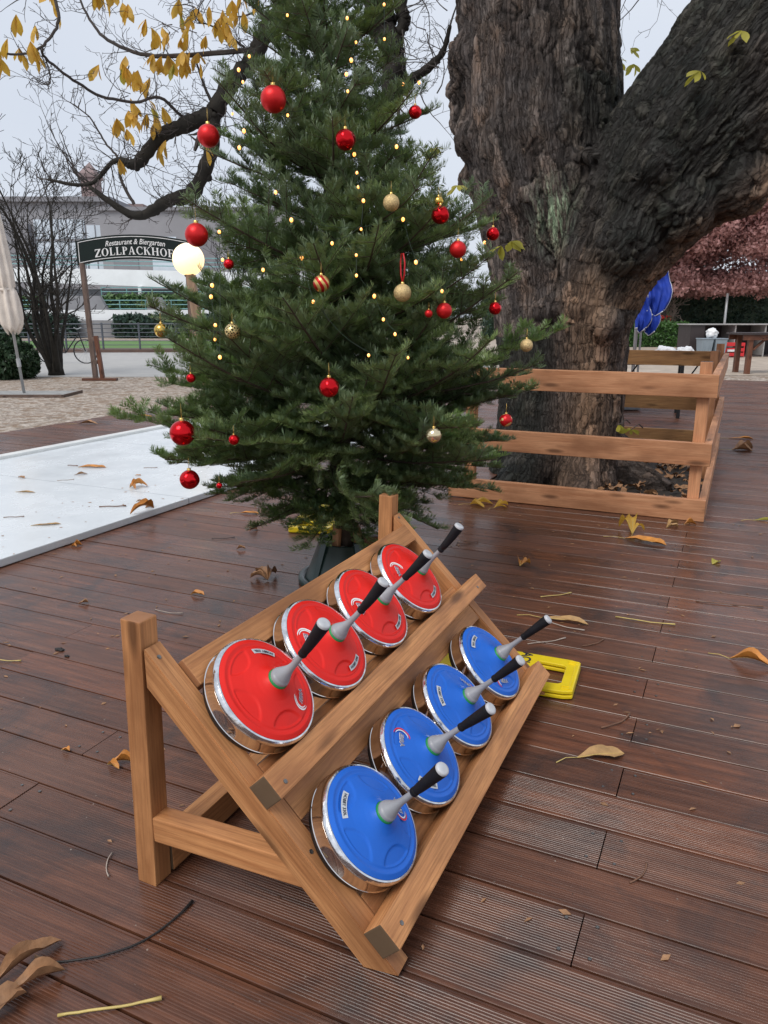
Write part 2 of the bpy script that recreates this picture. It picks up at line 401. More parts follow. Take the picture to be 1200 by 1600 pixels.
def beam(name, p0, p1, w, h, up, mat, parent, b=.003, wob=.0):
    """squared timber from p0 to p1; its own local X runs along the grain"""
    p0, p1 = Vector(p0), Vector(p1); x = (p1 - p0); L = x.length; x.normalize()
    z = Vector(up); z = (z - x * z.dot(x)).normalized(); y = z.cross(x)
    mb = MB().bbox((0, 0, 0), (L, w, h), b)
    o = mb.build(name, mat)
    mt = Matrix((x, y, z)).transposed().to_4x4(); mt.translation = (p0 + p1) / 2
    if parent is not None:
        o.parent = parent; mt = parent.matrix_basis.inverted() @ mt
    o.matrix_basis = mt
    return o
def copy_tree(o, parent=None):
    c = o.copy(); COL.objects.link(c)
    if parent is not None: c.parent = parent
    for ch in list(o.children): copy_tree(ch, c)
    return c
def text_mesh(s, size, shear=0.0, bold=0.0, extrude=.0004):
    cu = bpy.data.curves.new('lettering', 'FONT'); cu.body = s; cu.size = size; cu.shear = shear; cu.offset = bold
    cu.align_x = 'CENTER'; cu.align_y = 'CENTER'; cu.extrude = extrude; cu.resolution_u = 3
    o = bpy.data.objects.new('lettering', cu); COL.objects.link(o)
    dg = bpy.context.evaluated_depsgraph_get(); me = bpy.data.meshes.new_from_object(o.evaluated_get(dg))
    vs = [tuple(v.co) for v in me.vertices]; fs = [tuple(p.vertices) for p in me.polygons]
    bpy.data.objects.remove(o); bpy.data.curves.remove(cu); bpy.data.meshes.remove(me)
    return vs, fs
# ------------------------------------------------------------------ ground, road, deck
PITCH = .1506; Y0 = .977; BW = .1448
PIT = (-1.70, -.14, 5.09, 8.02)            # opening in the deck round the chestnut: x0, x1, y0, y1
def sheet(name, pts, z, mat, label):
    o = MB().add([(x, y, z) for x, y in pts], [tuple(range(len(pts)))]).build(name, mat)
    return tag(o, label, kind='structure')
sheet('ground', [(-500, -60), (500, -60), (500, 700), (-500, 700)], -.055, M['ground'], 'brown gravel ground strewn with leaf chips')
def wq(l0, l1, d0, d1): return [tuple(W(l, d)[:2]) for l, d in ((l0, d0), (l1, d0), (l1, d1), (l0, d1))]
sheet('road', wq(-60, 3, 17.1, 29.4), -.050, M['road'], 'pale paved promenade behind the gravel')
sheet('sand', wq(3.001, 40, 17.55, 60), -.050, M['sand'], 'pale wet sand beyond the deck')
sheet('grass', wq(-60, 3, 33.0, 42.5), -.050, M['grass'], 'strip of green lawn on the far bank')
sheet('path', wq(-60, 3, 30.6, 32.9), -.048, M['brown'], 'brown strip along the river bank')
sheet('gap_shade_sheet', [(-7.38, -2.5), (9, -2.5), (9, 17.2), (-7.38, 17.2)], -.050, M['under'], 'dark sheet painted as shade under the deck boards')  # flat dark sheet stands in for shade between the boards

def deck():
    mb = MB(); X0, X1 = -7.38, 9.0
    rb = random.Random(5)
    def board(xa, xb, y, depth):
        ng = 19; h = .024
        prof = [(-BW / 2, -h), (-BW / 2, -.0016), (-BW / 2 + .0012, -.0001)]
        ins = BW / 2 - .006; gw = 2 * ins / ng
        for k in range(ng):
            a = -ins + k * gw
            prof += [(a + gw * .10, 0.0), (a + gw * .46, 0.0), (a + gw * .58, -depth), (a + gw * .94, -depth)]
        prof += [(ins, 0), (BW / 2 - .0012, -.0001), (BW / 2, -.0016), (BW / 2, -h)]
        dz = rb.uniform(-.0012, .0012); tl = rb.uniform(-.0008, .0008)
        vs = [(xa, y + py, pz + dz + tl) for py, pz in prof] + [(xb, y + py, pz + dz - tl) for py, pz in prof]
        n = len(prof)
        fs = [(i, n + i, n + i + 1, i + 1) for i in range(n - 1)]
        fs += [tuple(range(n)), tuple(range(2 * n - 1, n - 1, -1))]
        mb.add(vs, fs)
    i0 = int((-2.3 - Y0) / PITCH)
    for i in range(i0, 108):
        y = Y0 + (i + .5) * PITCH
        if y > 17.1: break
        cuts = [X0, X1]
        j = []
        if i % 2 == 0: j = [-.18, -.18 - 3.9 - (i % 4) * .2, 3.8]
        else: j = [-1.64 if i < 4 else -2.35 - rb.choice([0, 1.46]), 2.2 + rb.choice([0, 1.46]), -5.3]
        cuts = sorted(set([X0] + [c for c in j if X0 + .3 < c < X1 - .3] + [X1]))
        for a, b in zip(cuts[:-1], cuts[1:]):
            segs = [(a, b)]
            if PIT[2] < y < PIT[3]:
                segs = []
                if a < PIT[0]: segs.append((a, min(b, PIT[0])))
                if b > PIT[1]: segs.append((max(a, PIT[1]), b))
            dp = .0012 if y < 1.35 else (.0008 if y < 1.9 else .0004)
            for sa, sb in segs:
                if sb - sa > .02: board(sa + .0015, sb - .0015, y, dp * rb.uniform(.8, 1.2))
    o = mb.build('deck', M['deck'])
    tag(o, 'wet reddish brown hardwood deck of grooved boards', kind='structure')
    # screw heads beside the joints
    mb = MB()
    for i in range(i0, 30):
        y = Y0 + (i + .5) * PITCH
        for x in (([-.18] if i % 2 == 0 else []) + ([-1.64] if i % 2 and i < 4 else [])):
            for sx in (-.035, .035):
                for sy in (-.045, .045):
                    mb.lathe([(.0045, -.002), (.0042, .0010), (.002, .0013), (.0004, .0008)], 8, Matrix.Translation((x + sx + rb.uniform(-.006, .006), y + sy, .0008)))
    tag(mb.build('deck_screws', M['nail']), 'steel screw heads set in the deck boards', kind='structure')
deck()

# pit floor round the trunk: damp soil, then leaves lying on it
def pit():
    n = 40; V = []; F = []
    for j in range(n + 1):
        for i in range(n + 1):
            x = PIT[0] - .02 + (PIT[1] - PIT[0] + .04) * i / n; y = PIT[2] - .02 + (PIT[3] - PIT[2] + .04) * j / n
            z = -.03 + .035 * noise.noise(Vector((x * 2.2, y * 2.2, 3))) + .02 * noise.noise(Vector((x * 8, y * 8, 1)))
            V.append((x, y, z))
    F = [(j * (n + 1) + i, j * (n + 1) + i + 1, (j + 1) * (n + 1) + i + 1, (j + 1) * (n + 1) + i) for j in range(n) for i in range(n)]
    tag(MB().add(V, F).build('soil', M['soil'], smooth=True), 'dark damp soil in the pit around the old trunk', kind='structure')
pit()

# plastic curling rink ------------------------------------------------
def rink():
    r0 = empty('curling_rink', (-4.3, 3.6, 0))
    tag(r0, 'white plastic ice stock lane lying on the deck, scattered with leaves', 'rink')
    x0, x1, ya, yb = -5.74, -3.335, .2, 7.6
    s = MB().bbox(((x0 + x1) / 2, (ya + yb) / 2, .0245), (x1 - x0, yb - ya, .043), .006)
    part(s, 'sliding_sheet', M['rink'], r0)
    part(MB().bbox((x0 - .052, (ya + yb) / 2, .0385), (.10, yb - ya, .071), .012), 'edge_strip', M['rinkrail'], r0)
    part(MB().bbox(((x0 + x1) / 2 - .05, yb + .055, .0385), (x1 - x0 + .10, .10, .071), .012), 'edge_strip', M['rinkrail'], r0)
rink()
# ------------------------------------------------------------------ timber rack
OX = -.465
def fr(s, n, y): return Vector((OX + (n - s) / SQ, y, (n + s) / SQ))
NV = Vector((1, 0, 1)).normalized(); SV = Vector((-1, 0, 1)).normalized()
def rack():
    r0 = empty('stock_rack', (-.8, 1.72, 0))
    tag(r0, 'sloping larch timber rack holding red and blue ice stocks on the deck', 'rack')
    Z = Vector((0, 0, 1))
    YA, YB = 1.125, 2.365
    for y, nm in ((YA, 'f'), (YB, 'b')):
        sg = -1 if nm == 'f' else 1
        dx = .0 if nm == 'f' else .01
        beam('post', (-1.10 + dx, y, .0005), (-1.082 + dx, y, .645), .052, .052, (0, 1, 0), M['larchpost'], r0)
        # brace: mitred to the floor; a prism with its foot cut level
        n0, n1 = -.062, 0.0
        hw = .026
        sF1 = -n1 + .0; sF0 = -n0
        # corner points in (s, n): floor cut is z = 0 -> s = -n ; top cut is vertical along the post -> x = const
        xt = -1.053 + dx
        def s_at_x(n): return n - (xt - OX) * SQ
        P = [(sF0, n0), (sF1 + .014, n1), (s_at_x(n1), n1), (s_at_x(n0), n0)]
        # local frame: X along the slope
        c = fr(.4, -.031, y)
        vs = []
        for yy in (-hw, hw):
            for s_, n_ in P: vs.append((s_ - .4, yy, n_ + .031))
        mb = MB().add(vs, [(0, 1, 2, 3), (7, 6, 5, 4), (0, 4, 5, 1), (1, 5, 6, 2), (2, 6, 7, 3), (3, 7, 4, 0)])
        o = mb.build('brace', M['larch'])
        bm = bmesh.new(); bm.from_mesh(o.data); bmesh.ops.recalc_face_normals(bm, faces=bm.faces)
        bmesh.ops.bevel(bm, geom=list(bm.edges), offset=.003, segments=2, affect='EDGES'); bm.to_mesh(o.data); bm.free()
        mt = Matrix((SV, Vector((0, -1, 0)), NV)).transposed().to_4x4(); mt.translation = c
        o.parent = r0; o.matrix_basis = r0.matrix_basis.inverted() @ mt
        beam('stretcher', (-1.071 + dx, y, .150), (-.676, y, .166), .047, .060, Z, M['larchpost'], r0)
    # rails that sit on top of the braces
    def rail(nm, s0, s1, n0, n1, ya, yb, mat=M['larch']):
        sc, nc = (s0 + s1) / 2, (n0 + n1) / 2
        return beam(nm, fr(sc, nc, ya), fr(sc, nc, yb), s1 - s0, n1 - n0, NV, mat, r0)
    rail('stop_rail', .420, .478, .0008, .053, 1.094, 2.432)
    rail('stop_rail', .060, .121, .0008, .053, 1.094, 2.362)
    ya, yb = YA + .0272, YB - .0272
    rail('support_rail', .702, .768, -.060, .012, ya, yb, M['larchpost'])
    rail('support_rail', .440, .498, -.058, -.0015, ya, yb, M['larchpost'])
    rail('support_rail', .356, .416, -.058, -.0015, ya, yb, M['larchpost'])
    rail('support_rail', .100, .164, -.058, -.0015, ya, yb, M['larchpost'])
    beam('ground_rail', (-1.093, YA + .0268, .046), (-1.083, YB - .0268, .046), .052, .075, Z, M['larch'], r0)
    # screw heads
    for s_, n_, y in ((.44, .0532, 1.13), (.085, .0532, 1.14), (.44, .0532, 2.37), (.80, .0002, 1.12), (.80, .0002, 2.36), (.30, .0002, 1.12)):
        mt = Matrix.Translation(fr(s_, n_, y)) @ Vector((0, 0, 1)).rotation_difference(NV).to_matrix().to_4x4()
        part(MB().lathe([(.0055, -.002), (.005, .001), (.002, .0005), (.0003, .0002)], 10, mt), 'screw', M['nail'], r0)
rack()

# ------------------------------------------------------------------ ice stocks
def dome_h(r_):
    return float(np.interp(r_, [0, .0245, .0275, .034, .043, .055, .070, .085, .097, .101, .105, .1105, .1205], [.1035, .1035, .1000, .0945, .0890, .0842, .0792, .0755, .0725, .0700, .0700, .0712, .0655]))
PET = [(math.radians(20 + 72 * k), .112, .050) for k in range(5)]
def cap_mesh():
    seg = 180; rs = list(np.concatenate([np.linspace(.0245, .05, 12), np.linspace(.053, .1205, 46)]))
    V = []
    for r_ in rs:
        for k in range(seg):
            a = 2 * math.pi * k / seg; x, y = r_ * math.cos(a), r_ * math.sin(a); z = dome_h(r_)
            # petal-shaped shallow recesses between the ribs
            for pa, pr, rr in PET:
                q = math.hypot((x - pr * math.cos(pa)), (y - pr * math.sin(pa)))
                t = min(1, max(0, (rr - q) / .0035)); t = t * t * (3 - 2 * t)
                if r_ < .098: z -= .0030 * t * min(1, (.098 - r_) / .004)
            V.append((x, y, z))
    n = len(rs)
    F = [(i * seg + k, i * seg + (k + 1) % seg, (i + 1) * seg + (k + 1) % seg, (i + 1) * seg + k) for i in range(n - 1) for k in range(seg)]
    return V, F
CAPV, CAPF = cap_mesh()
def dz_at(x, y):
    r_ = math.hypot(x, y); z = dome_h(r_)
    return z
def wrap(vs, ang, rad, lift):
    """lay flat lettering (x along the tangent, y towards the middle) on the dome"""
    out = []
    for x, y, z in vs:
        r_ = rad - y; a = ang + x / rad
        out.append((r_ * math.cos(a), r_ * math.sin(a), dome_h(r_) + lift + max(0.0, z) * .5))
    return out
LBV, LBF = text_mesh('HOBBY 330L', .0092, 0, .0002)
LGV, LGF = text_mesh('EBRA', .0150, .25, .0007)
LG2V, LG2F = text_mesh('EBRA', .0150, .25, -.0001)
def stock(y, s, colour, a_label, a_logo, label, group, bend, spin=0.0, cap='redcap'):
    mt = Matrix((SV, Vector((0, -1, 0)), NV)).transposed().to_4x4(); mt.translation = fr(s, .0, y)
    r0 = empty('ice_stock', mat=mt)
    tag(r0, label, 'ice stock', group)
    MB().lathe([(.0, .0), (.112, .0), (.121, .003), (.123, .010), (.123, .021), (.1, .021)], 72).build('sole_plate', M['blackplastic'], r0, True)
    o = MB().lathe([(.117, .0200), (.1282, .0200), (.1290, .0206), (.1290, .0214), (.1278, .0222), (.1275, .051), (.1285, .053)], 96).build('steel_band', M['steel'], r0); autosmooth(o, 30)
    o = MB().lathe([(.1285, .0530), (.1290, .0548), (.1280, .0590), (.1245, .0645), (.1212, .0655), (.1198, .0645)], 96).build('steel_rim', M['steelbright'], r0); autosmooth(o, 40)
    o = MB().add(CAPV, CAPF).build('cap', M[cap], r0, True)
    a = math.radians(-a_label); b = math.radians(-a_logo)
    # sticker and its lettering
    mb = MB(); n = 24; w, h = .060, .0125
    g = [(-w / 2 + w * i / n, -h / 2 + h * j / 3, 0) for j in range(4) for i in range(n + 1)]
    mb.add(wrap(g, a, .086, .0007), [(j * (n + 1) + i, j * (n + 1) + i + 1, (j + 1) * (n + 1) + i + 1, (j + 1) * (n + 1) + i) for j in range(3) for i in range(n)])
    st = mb.build('sticker', M['label'], o)
    MB().add(wrap(LBV, a, .086, .0012), LBF).build('lettering', M['ink'], st)
    # maker's mark: sweeping arc over the word
    mb = MB()
    def arc(cx, cy, r0_, r1_, t0, t1, m_):
        k = 18; vv = []
        for i in range(k + 1):
            t = math.radians(t0 + (t1 - t0) * i / k); q = math.sin(math.pi * i / k) ** .5 if 0 < i < k else 0.05
            rm, hw = (r0_ + r1_) / 2, (r1_ - r0_) / 2 * q
            vv += [(cx + (rm - hw) * math.cos(t), cy + (rm - hw) * math.sin(t), 0), (cx + (rm + hw) * math.cos(t), cy + (rm + hw) * math.sin(t), 0)]
        m_.add(wrap(vv, b, .078, .0010), [(2 * i, 2 * i + 1, 2 * i + 3, 2 * i + 2) for i in range(k)])
    arc(-.008, .000, .0185, .0225, 80, 265, mb)
    lm = mb.build('maker_mark', M['inkred'] if colour == 'blue' else M['inkwhite'], o)
    mb = MB(); arc(-.008, .000, .0145, .0175, 85, 260, mb); mb.build('mark_arc', M['inkwhite'], lm)
    MB().add(wrap([(x + .002, y_ - .001, z) for x, y_, z in LGV], b, .078, .0013), LGF).build('lettering', M['inkwhite'], lm)
    MB().add(wrap([(x + .0022, y_ - .001, z) for x, y_, z in LG2V], b, .078, .0019), LG2F).build('lettering', M['inknavy'], lm)
    # handle, slightly bent
    o = MB().lathe([(.0240, .1030), (.0236, .1046), (.0236, .1080), (.0224, .1090)], 32).build('collar_ring', M['greenring'], r0, True)
    def ax(z):
        t = max(0, z - .155); return Vector((bend[0] * t + bend[2] * t * t, bend[1] * t + bend[3] * t * t, z))
    def swept(prof, seg, name, mat):
        mb = MB(); mb.tube([ax(z) for r_, z in prof], [r_ for r_, z in prof], seg); return autosmooth(mb.build(name, M[mat], r0), 50)
    swept([(.0222, .1090), (.0224, .112), (.0214, .117), (.0207, .1175), (.0196, .121), (.0166, .128), (.0122, .138), (.0090, .149), (.0076, .160), (.0072, .172), (.0068, .186), (.0068, .200)], 28, 'stem', 'greycap')
    swept([(.0080, .1955), (.0098, .197), (.0102, .201), (.0098, .206), (.0090, .2065), (.0090, .209), (.0098, .2095), (.0110, .222), (.0122, .242), (.0134, .262), (.0146, .281), (.0152, .289), (.0147, .2925)], 24, 'grip', 'grip')
    swept([(.0143, .2920), (.0147, .2935), (.0144, .2975), (.0130, .2995), (.0096, .3005), (.0094, .2998), (.004, .3000), (.0005, .3000)], 24, 'end_cap', 'greyend')
    return r0
YB_ = [1.243, 1.520, 1.790, 2.085]; YR_ = [1.243, 1.507, 1.772, 2.045]
stock(YR_[0], .608, 'red', 36, 140, 'red ice stock at the near end of the upper rack row', 'red ice stocks in the upper rack row', (.10, .04, .4, .2), cap='redcap')
stock(YR_[1], .608, 'red', 167, -64, 'red ice stock second from the near end of the upper rack row', 'red ice stocks in the upper rack row', (.06, -.04, .5, 0), cap='redcap')
stock(YR_[2], .608, 'red', 159, -77, 'red ice stock third from the near end of the upper rack row', 'red ice stocks in the upper rack row', (.02, -.03, .3, 0), cap='redcap')
stock(YR_[3], .608, 'red', 163, -60, 'red ice stock at the far end of the upper row, next to the fir stand', 'red ice stocks in the upper rack row', (.02, .05, .8, -.3), cap='redcap')
stock(YB_[0], .254, 'blue', -34, 108, 'blue ice stock at the near end of the lower rack row', 'blue ice stocks in the lower rack row', (.05, .06, .2, .1), cap='bluecap')
stock(YB_[1], .254, 'blue', -126, -34, 'blue ice stock second from the near end of the lower rack row', 'blue ice stocks in the lower rack row', (-.03, .0, .0, .1), cap='bluecap')
stock(YB_[2], .254, 'blue', -48, 72, 'blue ice stock third from the near end of the lower rack row', 'blue ice stocks in the lower rack row', (-.02, .02, .1, 0), cap='bluecap')
stock(YB_[3], .254, 'blue', -16, -145, 'blue ice stock at the far end of the lower row, above the yellow sign', 'blue ice stocks in the lower rack row', (-.02, -.05, .0, -.1), cap='bluecap')
# ------------------------------------------------------------------ fir tree
def fir_axis(z): return Vector((float(HR[0] * (-.18 - .03 * z) + HD[0] * 3.52), float(HR[1] * (-.18 - .03 * z) + HD[1] * 3.52), z))
FZ = [.2, .3, .5, .7, 1.0, 1.3, 1.6, 1.9, 2.1, 2.4, 2.8, 3.3, 3.5]
FR = [.2, .44, .84, 1.02, .95, .70, .57, .47, .43, .37, .28, .10, .02]
BALLS = [('rm', -1.63, 2.58, 2.01, 0.046), ('rm', -1.94, 2.6, 1.92, 0.042), ('rs', -1.36, 2.62, 1.86, 0.036), ('rs', -1.2, 2.88, 1.99, 0.024), ('rm', -1.86, 2.39, 1.54, 0.042), ('rs', -1.05, 2.77, 1.61, 0.033), ('rm', -0.99, 2.8, 1.49, 0.031), ('rs', -0.95, 3.1, 1.57, 0.026), ('rm', -0.98, 2.64, 1.27, 0.028), ('rs', -0.87, 2.9, 1.28, 0.024), ('rs', -1.24, 2.25, 1.02, 0.034), ('rs', -1.77, 2.13, 0.85, 0.045), ('rs', -1.76, 2.14, 0.68, 0.035), ('rs', -1.55, 2.13, 0.84, 0.018), ('rs', -1.75, 2.17, 1.04, 0.016), ('rs', -1.68, 2.33, 1.43, 0.018), ('rs', -1.63, 2.14, 0.67, 0.011), ('rm', -1.02, 2.59, 1.26, 0.014), ('st', -1.34, 2.39, 1.36, 0.029), ('dt', -0.76, 2.72, 0.88, 0.024), ('gm', -1.18, 2.62, 1.64, 0.029), ('gg', -1.1, 2.54, 1.33, 0.031), ('gs', -1.97, 2.29, 1.2, 0.026), ('gf', -1.62, 2.25, 1.2, 0.027), ('gc', -0.94, 2.45, 0.85, 0.027), ('gm', -0.77, 3.01, 1.14, 0.025), ('gs', -1.07, 2.8, 1.66, 0.019)]
LEDS = [(-1.36, 2.95, 2.39), (-1.64, 2.71, 2.32), (-1.44, 2.8, 2.31), (-1.34, 2.91, 2.26), (-1.41, 2.81, 2.23), (-1.8, 2.69, 2.2), (-1.41, 2.77, 2.16), (-1.85, 2.69, 2.16), (-1.42, 2.75, 2.11), (-1.82, 2.67, 2.11), (-1.26, 3.06, 2.14), (-1.28, 2.95, 2.11), (-1.41, 2.74, 2.05), (-1.86, 2.65, 2.0), (-1.59, 2.61, 1.96), (-1.77, 2.59, 1.92), (-1.78, 2.57, 1.86), (-1.24, 2.8, 1.86), (-1.35, 2.67, 1.82), (-1.32, 2.63, 1.75), (-1.31, 2.62, 1.7), (-1.57, 2.48, 1.68), (-1.28, 2.6, 1.65), (-1.16, 2.68, 1.59), (-1.49, 2.45, 1.58), (-1.27, 2.56, 1.55), (-1.78, 2.42, 1.55), (-0.99, 3.12, 1.54), (-1.35, 2.49, 1.5), (-1.27, 2.52, 1.46), (-1.75, 2.39, 1.45), (-1.0, 2.87, 1.46), (-1.44, 2.43, 1.45), (-1.1, 2.66, 1.44), (-1.57, 2.38, 1.41), (-1.26, 2.5, 1.39), (-1.78, 2.36, 1.36), (-1.02, 2.72, 1.34), (-1.78, 2.35, 1.32), (-1.2, 2.52, 1.32), (-1.38, 2.4, 1.3), (-1.16, 2.51, 1.24), (-1.73, 2.3, 1.22), (-1.11, 2.5, 1.19), (-1.72, 2.28, 1.17), (-1.17, 2.41, 1.12), (-1.68, 2.25, 1.11), (-1.06, 2.5, 1.11)]
# branch tips read round the outline of the tree: metres right of the path line, height
TIPS = [(-1.17, 0.73), (-1.02, 0.95), (-1.12, 0.66), (-1.03, 1.27), (-0.95, 1.07), (-0.83, 1.68), (-0.77, 1.92), (-0.69, 2.19), (-0.57, 2.36), (0.1, 2.46), (0.18, 2.17), (0.25, 2.11), (0.27, 1.87), (0.55, 1.7), (0.48, 1.57), (0.53, 1.32), (0.77, 1.13), (0.7, 0.95), (0.72, 0.81), (0.64, 0.67), (0.56, 0.47), (-0.61, 0.25), (-0.41, 0.31), (-0.0, 0.36), (0.15, 0.36), (0.33, 0.38), (-0.81, 0.39), (-1.0, 0.59)]

def needle_mat():
    m, nt, b = newmat('fir needles')
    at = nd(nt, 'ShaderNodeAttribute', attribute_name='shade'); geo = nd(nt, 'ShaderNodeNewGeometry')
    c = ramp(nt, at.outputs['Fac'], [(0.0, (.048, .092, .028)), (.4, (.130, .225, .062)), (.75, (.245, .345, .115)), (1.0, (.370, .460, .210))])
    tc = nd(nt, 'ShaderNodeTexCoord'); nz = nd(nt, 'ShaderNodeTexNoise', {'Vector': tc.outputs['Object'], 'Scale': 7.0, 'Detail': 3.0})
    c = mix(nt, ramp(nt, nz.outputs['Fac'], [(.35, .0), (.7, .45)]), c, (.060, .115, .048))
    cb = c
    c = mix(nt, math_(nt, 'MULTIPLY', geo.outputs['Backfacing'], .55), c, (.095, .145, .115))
    setb(nt, b, Base_Color=c, Roughness=.33); b.inputs['Specular IOR Level'].default_value = .7
    translucent(m, .22, (.27, .36, .08))
    return m
M['needles'] = needle_mat()
M['firbark'] = simple('fir branch bark', (.075, .052, .036), .8, 0, .3, 20.0, .5, 120)

def grow_fir():
    fr_ = random.Random(21)
    P0, P1, UP, SH, DN, RD = [], [], [], [], [], []     # twig segments
    tot = [0.0]
    cam_dir = Vector((0.4188, -0.908, 0))
    free = [False]; upturn = [0]
    def env(q):
        ax = fir_axis(q.z); return math.hypot(q.x - ax.x, q.y - ax.y) - float(np.interp(q.z, [.2, .4, .6, .8, 1.0, 1.15, 1.3, 1.6, 1.9, 2.3, 2.8, 3.3], [.55, .85, 1.0, 1.0, .95, .86, .70, .62, .55, .48, .36, .15]))
    def twig(p, d, L, up, order, rad, sh, bend, dens):
        n = max(2, int(L / .028)); st = L / n
        d = d.normalized(); pos = p.copy(); pts = [(pos.copy(), d.copy())]
        for i in range(n):
            t = (i + 1) / n
            d = (d + up * bend * st + Vector((fr_.uniform(-1, 1), fr_.uniform(-1, 1), fr_.uniform(-1, 1))) * .035).normalized()
            q = pos + d * st
            if i > 1 and not (free[0] and order == 0) and env(q) > (.22 if free[0] else .03): break
            P0.append(pos[:]); P1.append(q[:]); UP.append(up[:])
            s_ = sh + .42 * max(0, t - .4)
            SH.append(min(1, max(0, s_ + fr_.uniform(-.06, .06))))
            # the inner part of an old branch is bare
            k = 1.0
            if order == 0: k = min(1.0, max(0.12, (t - .12) * 2.2))
            DN.append(dens * k); RD.append((rad * (1 - .8 * (i / n)), rad * (1 - .8 * t)))
            tot[0] += st * k
            pos = q; pts.append((pos.copy(), d.copy()))
        while len(pts) < 4: pts.append(pts[-1])
        return pts
    def spray(p, d, L, z, shade, dens=1.0):
        """a flat fir branch with paired side shoots that carry shoots of their own"""
        up = Vector((0, 0, 1)); up = (up - d * up.dot(d)); up = up.normalized() if up.length > .1 else d.orthogonal().normalized()
        roll = Matrix.Rotation(fr_.gauss(0, .38), 3, d); up = roll @ up
        bend = upturn[0] or (fr_.uniform(.25, .75) if z < 1.3 else fr_.uniform(.15, .6))
        pts = twig(p, d, L, up, 0, .0035 + .0075 * L, shade, bend, dens)
        n = len(pts) - 1; step = max(1, round(.108 / (L / n)))
        i = max(1, int(n * .22)); side = 1
        while i < n:
            t = i / n
            for sg in (1, -1):
                if fr_.random() < .07: continue
                l1 = (L * .56 * (1 - t) ** .8 + .055) * fr_.uniform(.72, 1.15) * min(1, .45 + t * 2.2) * (.72 if free[0] and t > .55 else 1)
                q, dd = pts[i]
                sd = dd.cross(up) * sg
                ang = R(fr_.uniform(44, 60))
                d1 = (dd * math.cos(ang) + sd * math.sin(ang) + up * fr_.uniform(-.08, .38)).normalized()
                p1 = twig(q, d1, l1, up, 1, .0016 + .003 * l1, shade + fr_.uniform(-.08, .14), fr_.uniform(.1, 1.0), dens)
                m_ = len(p1) - 1
                if l1 > .11:
                    k = max(1, int(m_ * .30)); ks = max(1, round(.098 / (l1 / m_)))
                    while k < m_:
                        tt = k / m_
                        for s2 in (1, -1):
                            if fr_.random() < .12: continue
                            l2 = (l1 * .5 * (1 - tt) + .035) * fr_.uniform(.7, 1.15)
                            q2, d2 = p1[k]; sd2 = d2.cross(up) * s2; a2 = R(fr_.uniform(42, 58))
                            twig(q2, (d2 * math.cos(a2) + sd2 * math.sin(a2) + up * fr_.uniform(-.08, .35)).normalized(), l2, up, 2, .0012, shade + fr_.uniform(-.04, .14), .2, dens)
                        k += ks
            # now and then a shoot on the upper side
            if fr_.random() < .34 and t > .25:
                q, dd = pts[i]; twig(q, (dd * .75 + up * .65).normalized(), (.05 + .12 * (1 - t)) * fr_.uniform(.7, 1.2), up, 1, .0016, shade + .1, .1, dens)
            i += step
    def branch_to(tip, shade, dens=1.0):
        z = tip.z
        ax = fir_axis(z); h = Vector((tip.x - ax.x, tip.y - ax.y, 0)); L = h.length
        rise = float(np.interp(z, [.15, .25, .5, .9, 1.3, 2.0, 2.6, 3.2], [-.75, -.45, -.12, .06, .18, .34, .55, 1.0])) * L
        b = fir_axis(max(.30, z - rise)); v = tip - b; L2 = v.length
        d = v.normalized(); up = Vector((0, 0, 1))
        # start a little flatter than the chord so the tip lifts
        d0 = (d - up * (.10 + .35 * upturn[0]) * min(1, L2)).normalized()
        spray(b, d0, L2, z, shade, dens)
    def P(l, d, z): return W(l, 3.52 + d, z)
    free[0] = True
    for l, z in TIPS:
        # keep the tip's distance from the trunk; a small turn towards or away from the path
        a0 = -.18 - .03 * z; rr = l - a0; th = fr_.uniform(-.45, .25)
        branch_to(P(l, abs(rr) * math.sin(th) * 1.0, z), .42 + fr_.uniform(-.1, .12))
    for l, dd, z in ((-.27, .60, 1.52), (-.02, .78, 1.06), (.10, .55, 1.72), (-.42, .80, 1.02), (-.12, .95, .80), (-.45, .98, .70), (.28, .82, .78), (-.22, .42, 2.12), (.33, .70, 1.22), (-.55, .62, 1.34)):
        upturn[0] = 1.5; branch_to(P(l, -dd, z), .62, 1.05); upturn[0] = 0
    for l, dd, z in ((-.30, .42, .27), (-.12, .44, .25), (.06, .36, .30), (-.22, .52, .36), (-.50, .46, .36), (.20, .40, .36), (-.05, .20, .28)):
        branch_to(P(l, -dd, z), .38, .95)
    for k_, x, y, z, r_ in BALLS:
        if r_ > .02: branch_to(Vector((x, y, z + r_ * 2 + (.075 if k_ == 'gg' else .012))) + (Vector((x, y, 0)) - Vector((fir_axis(z).x, fir_axis(z).y, 0))).normalized() * .035, .58, .7)
    free[0] = False
    lev = .40; k = 0
    while lev < 3.25:
        rad = float(np.interp(lev, FZ, FR)); n = 7 if lev < 2.2 else (6 if lev < 2.8 else 5)
        off = k * 2.399
        for i in range(n):
            a = off + 2 * math.pi * i / n + fr_.uniform(-.22, .22)
            r_ = rad * fr_.uniform(.74, 1.02)
            ax = fir_axis(lev); z = lev + fr_.uniform(-.09, .09)
            tip = Vector((ax.x + math.cos(a) * r_, ax.y + math.sin(a) * r_, z))
            front = (tip - ax).normalized().dot(cam_dir)
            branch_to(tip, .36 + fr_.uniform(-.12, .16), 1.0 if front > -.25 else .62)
        lev += .200 if lev < 2.4 else .16; k += 1
    # shorter inner branches that close the heart of the tree
    lev = .42
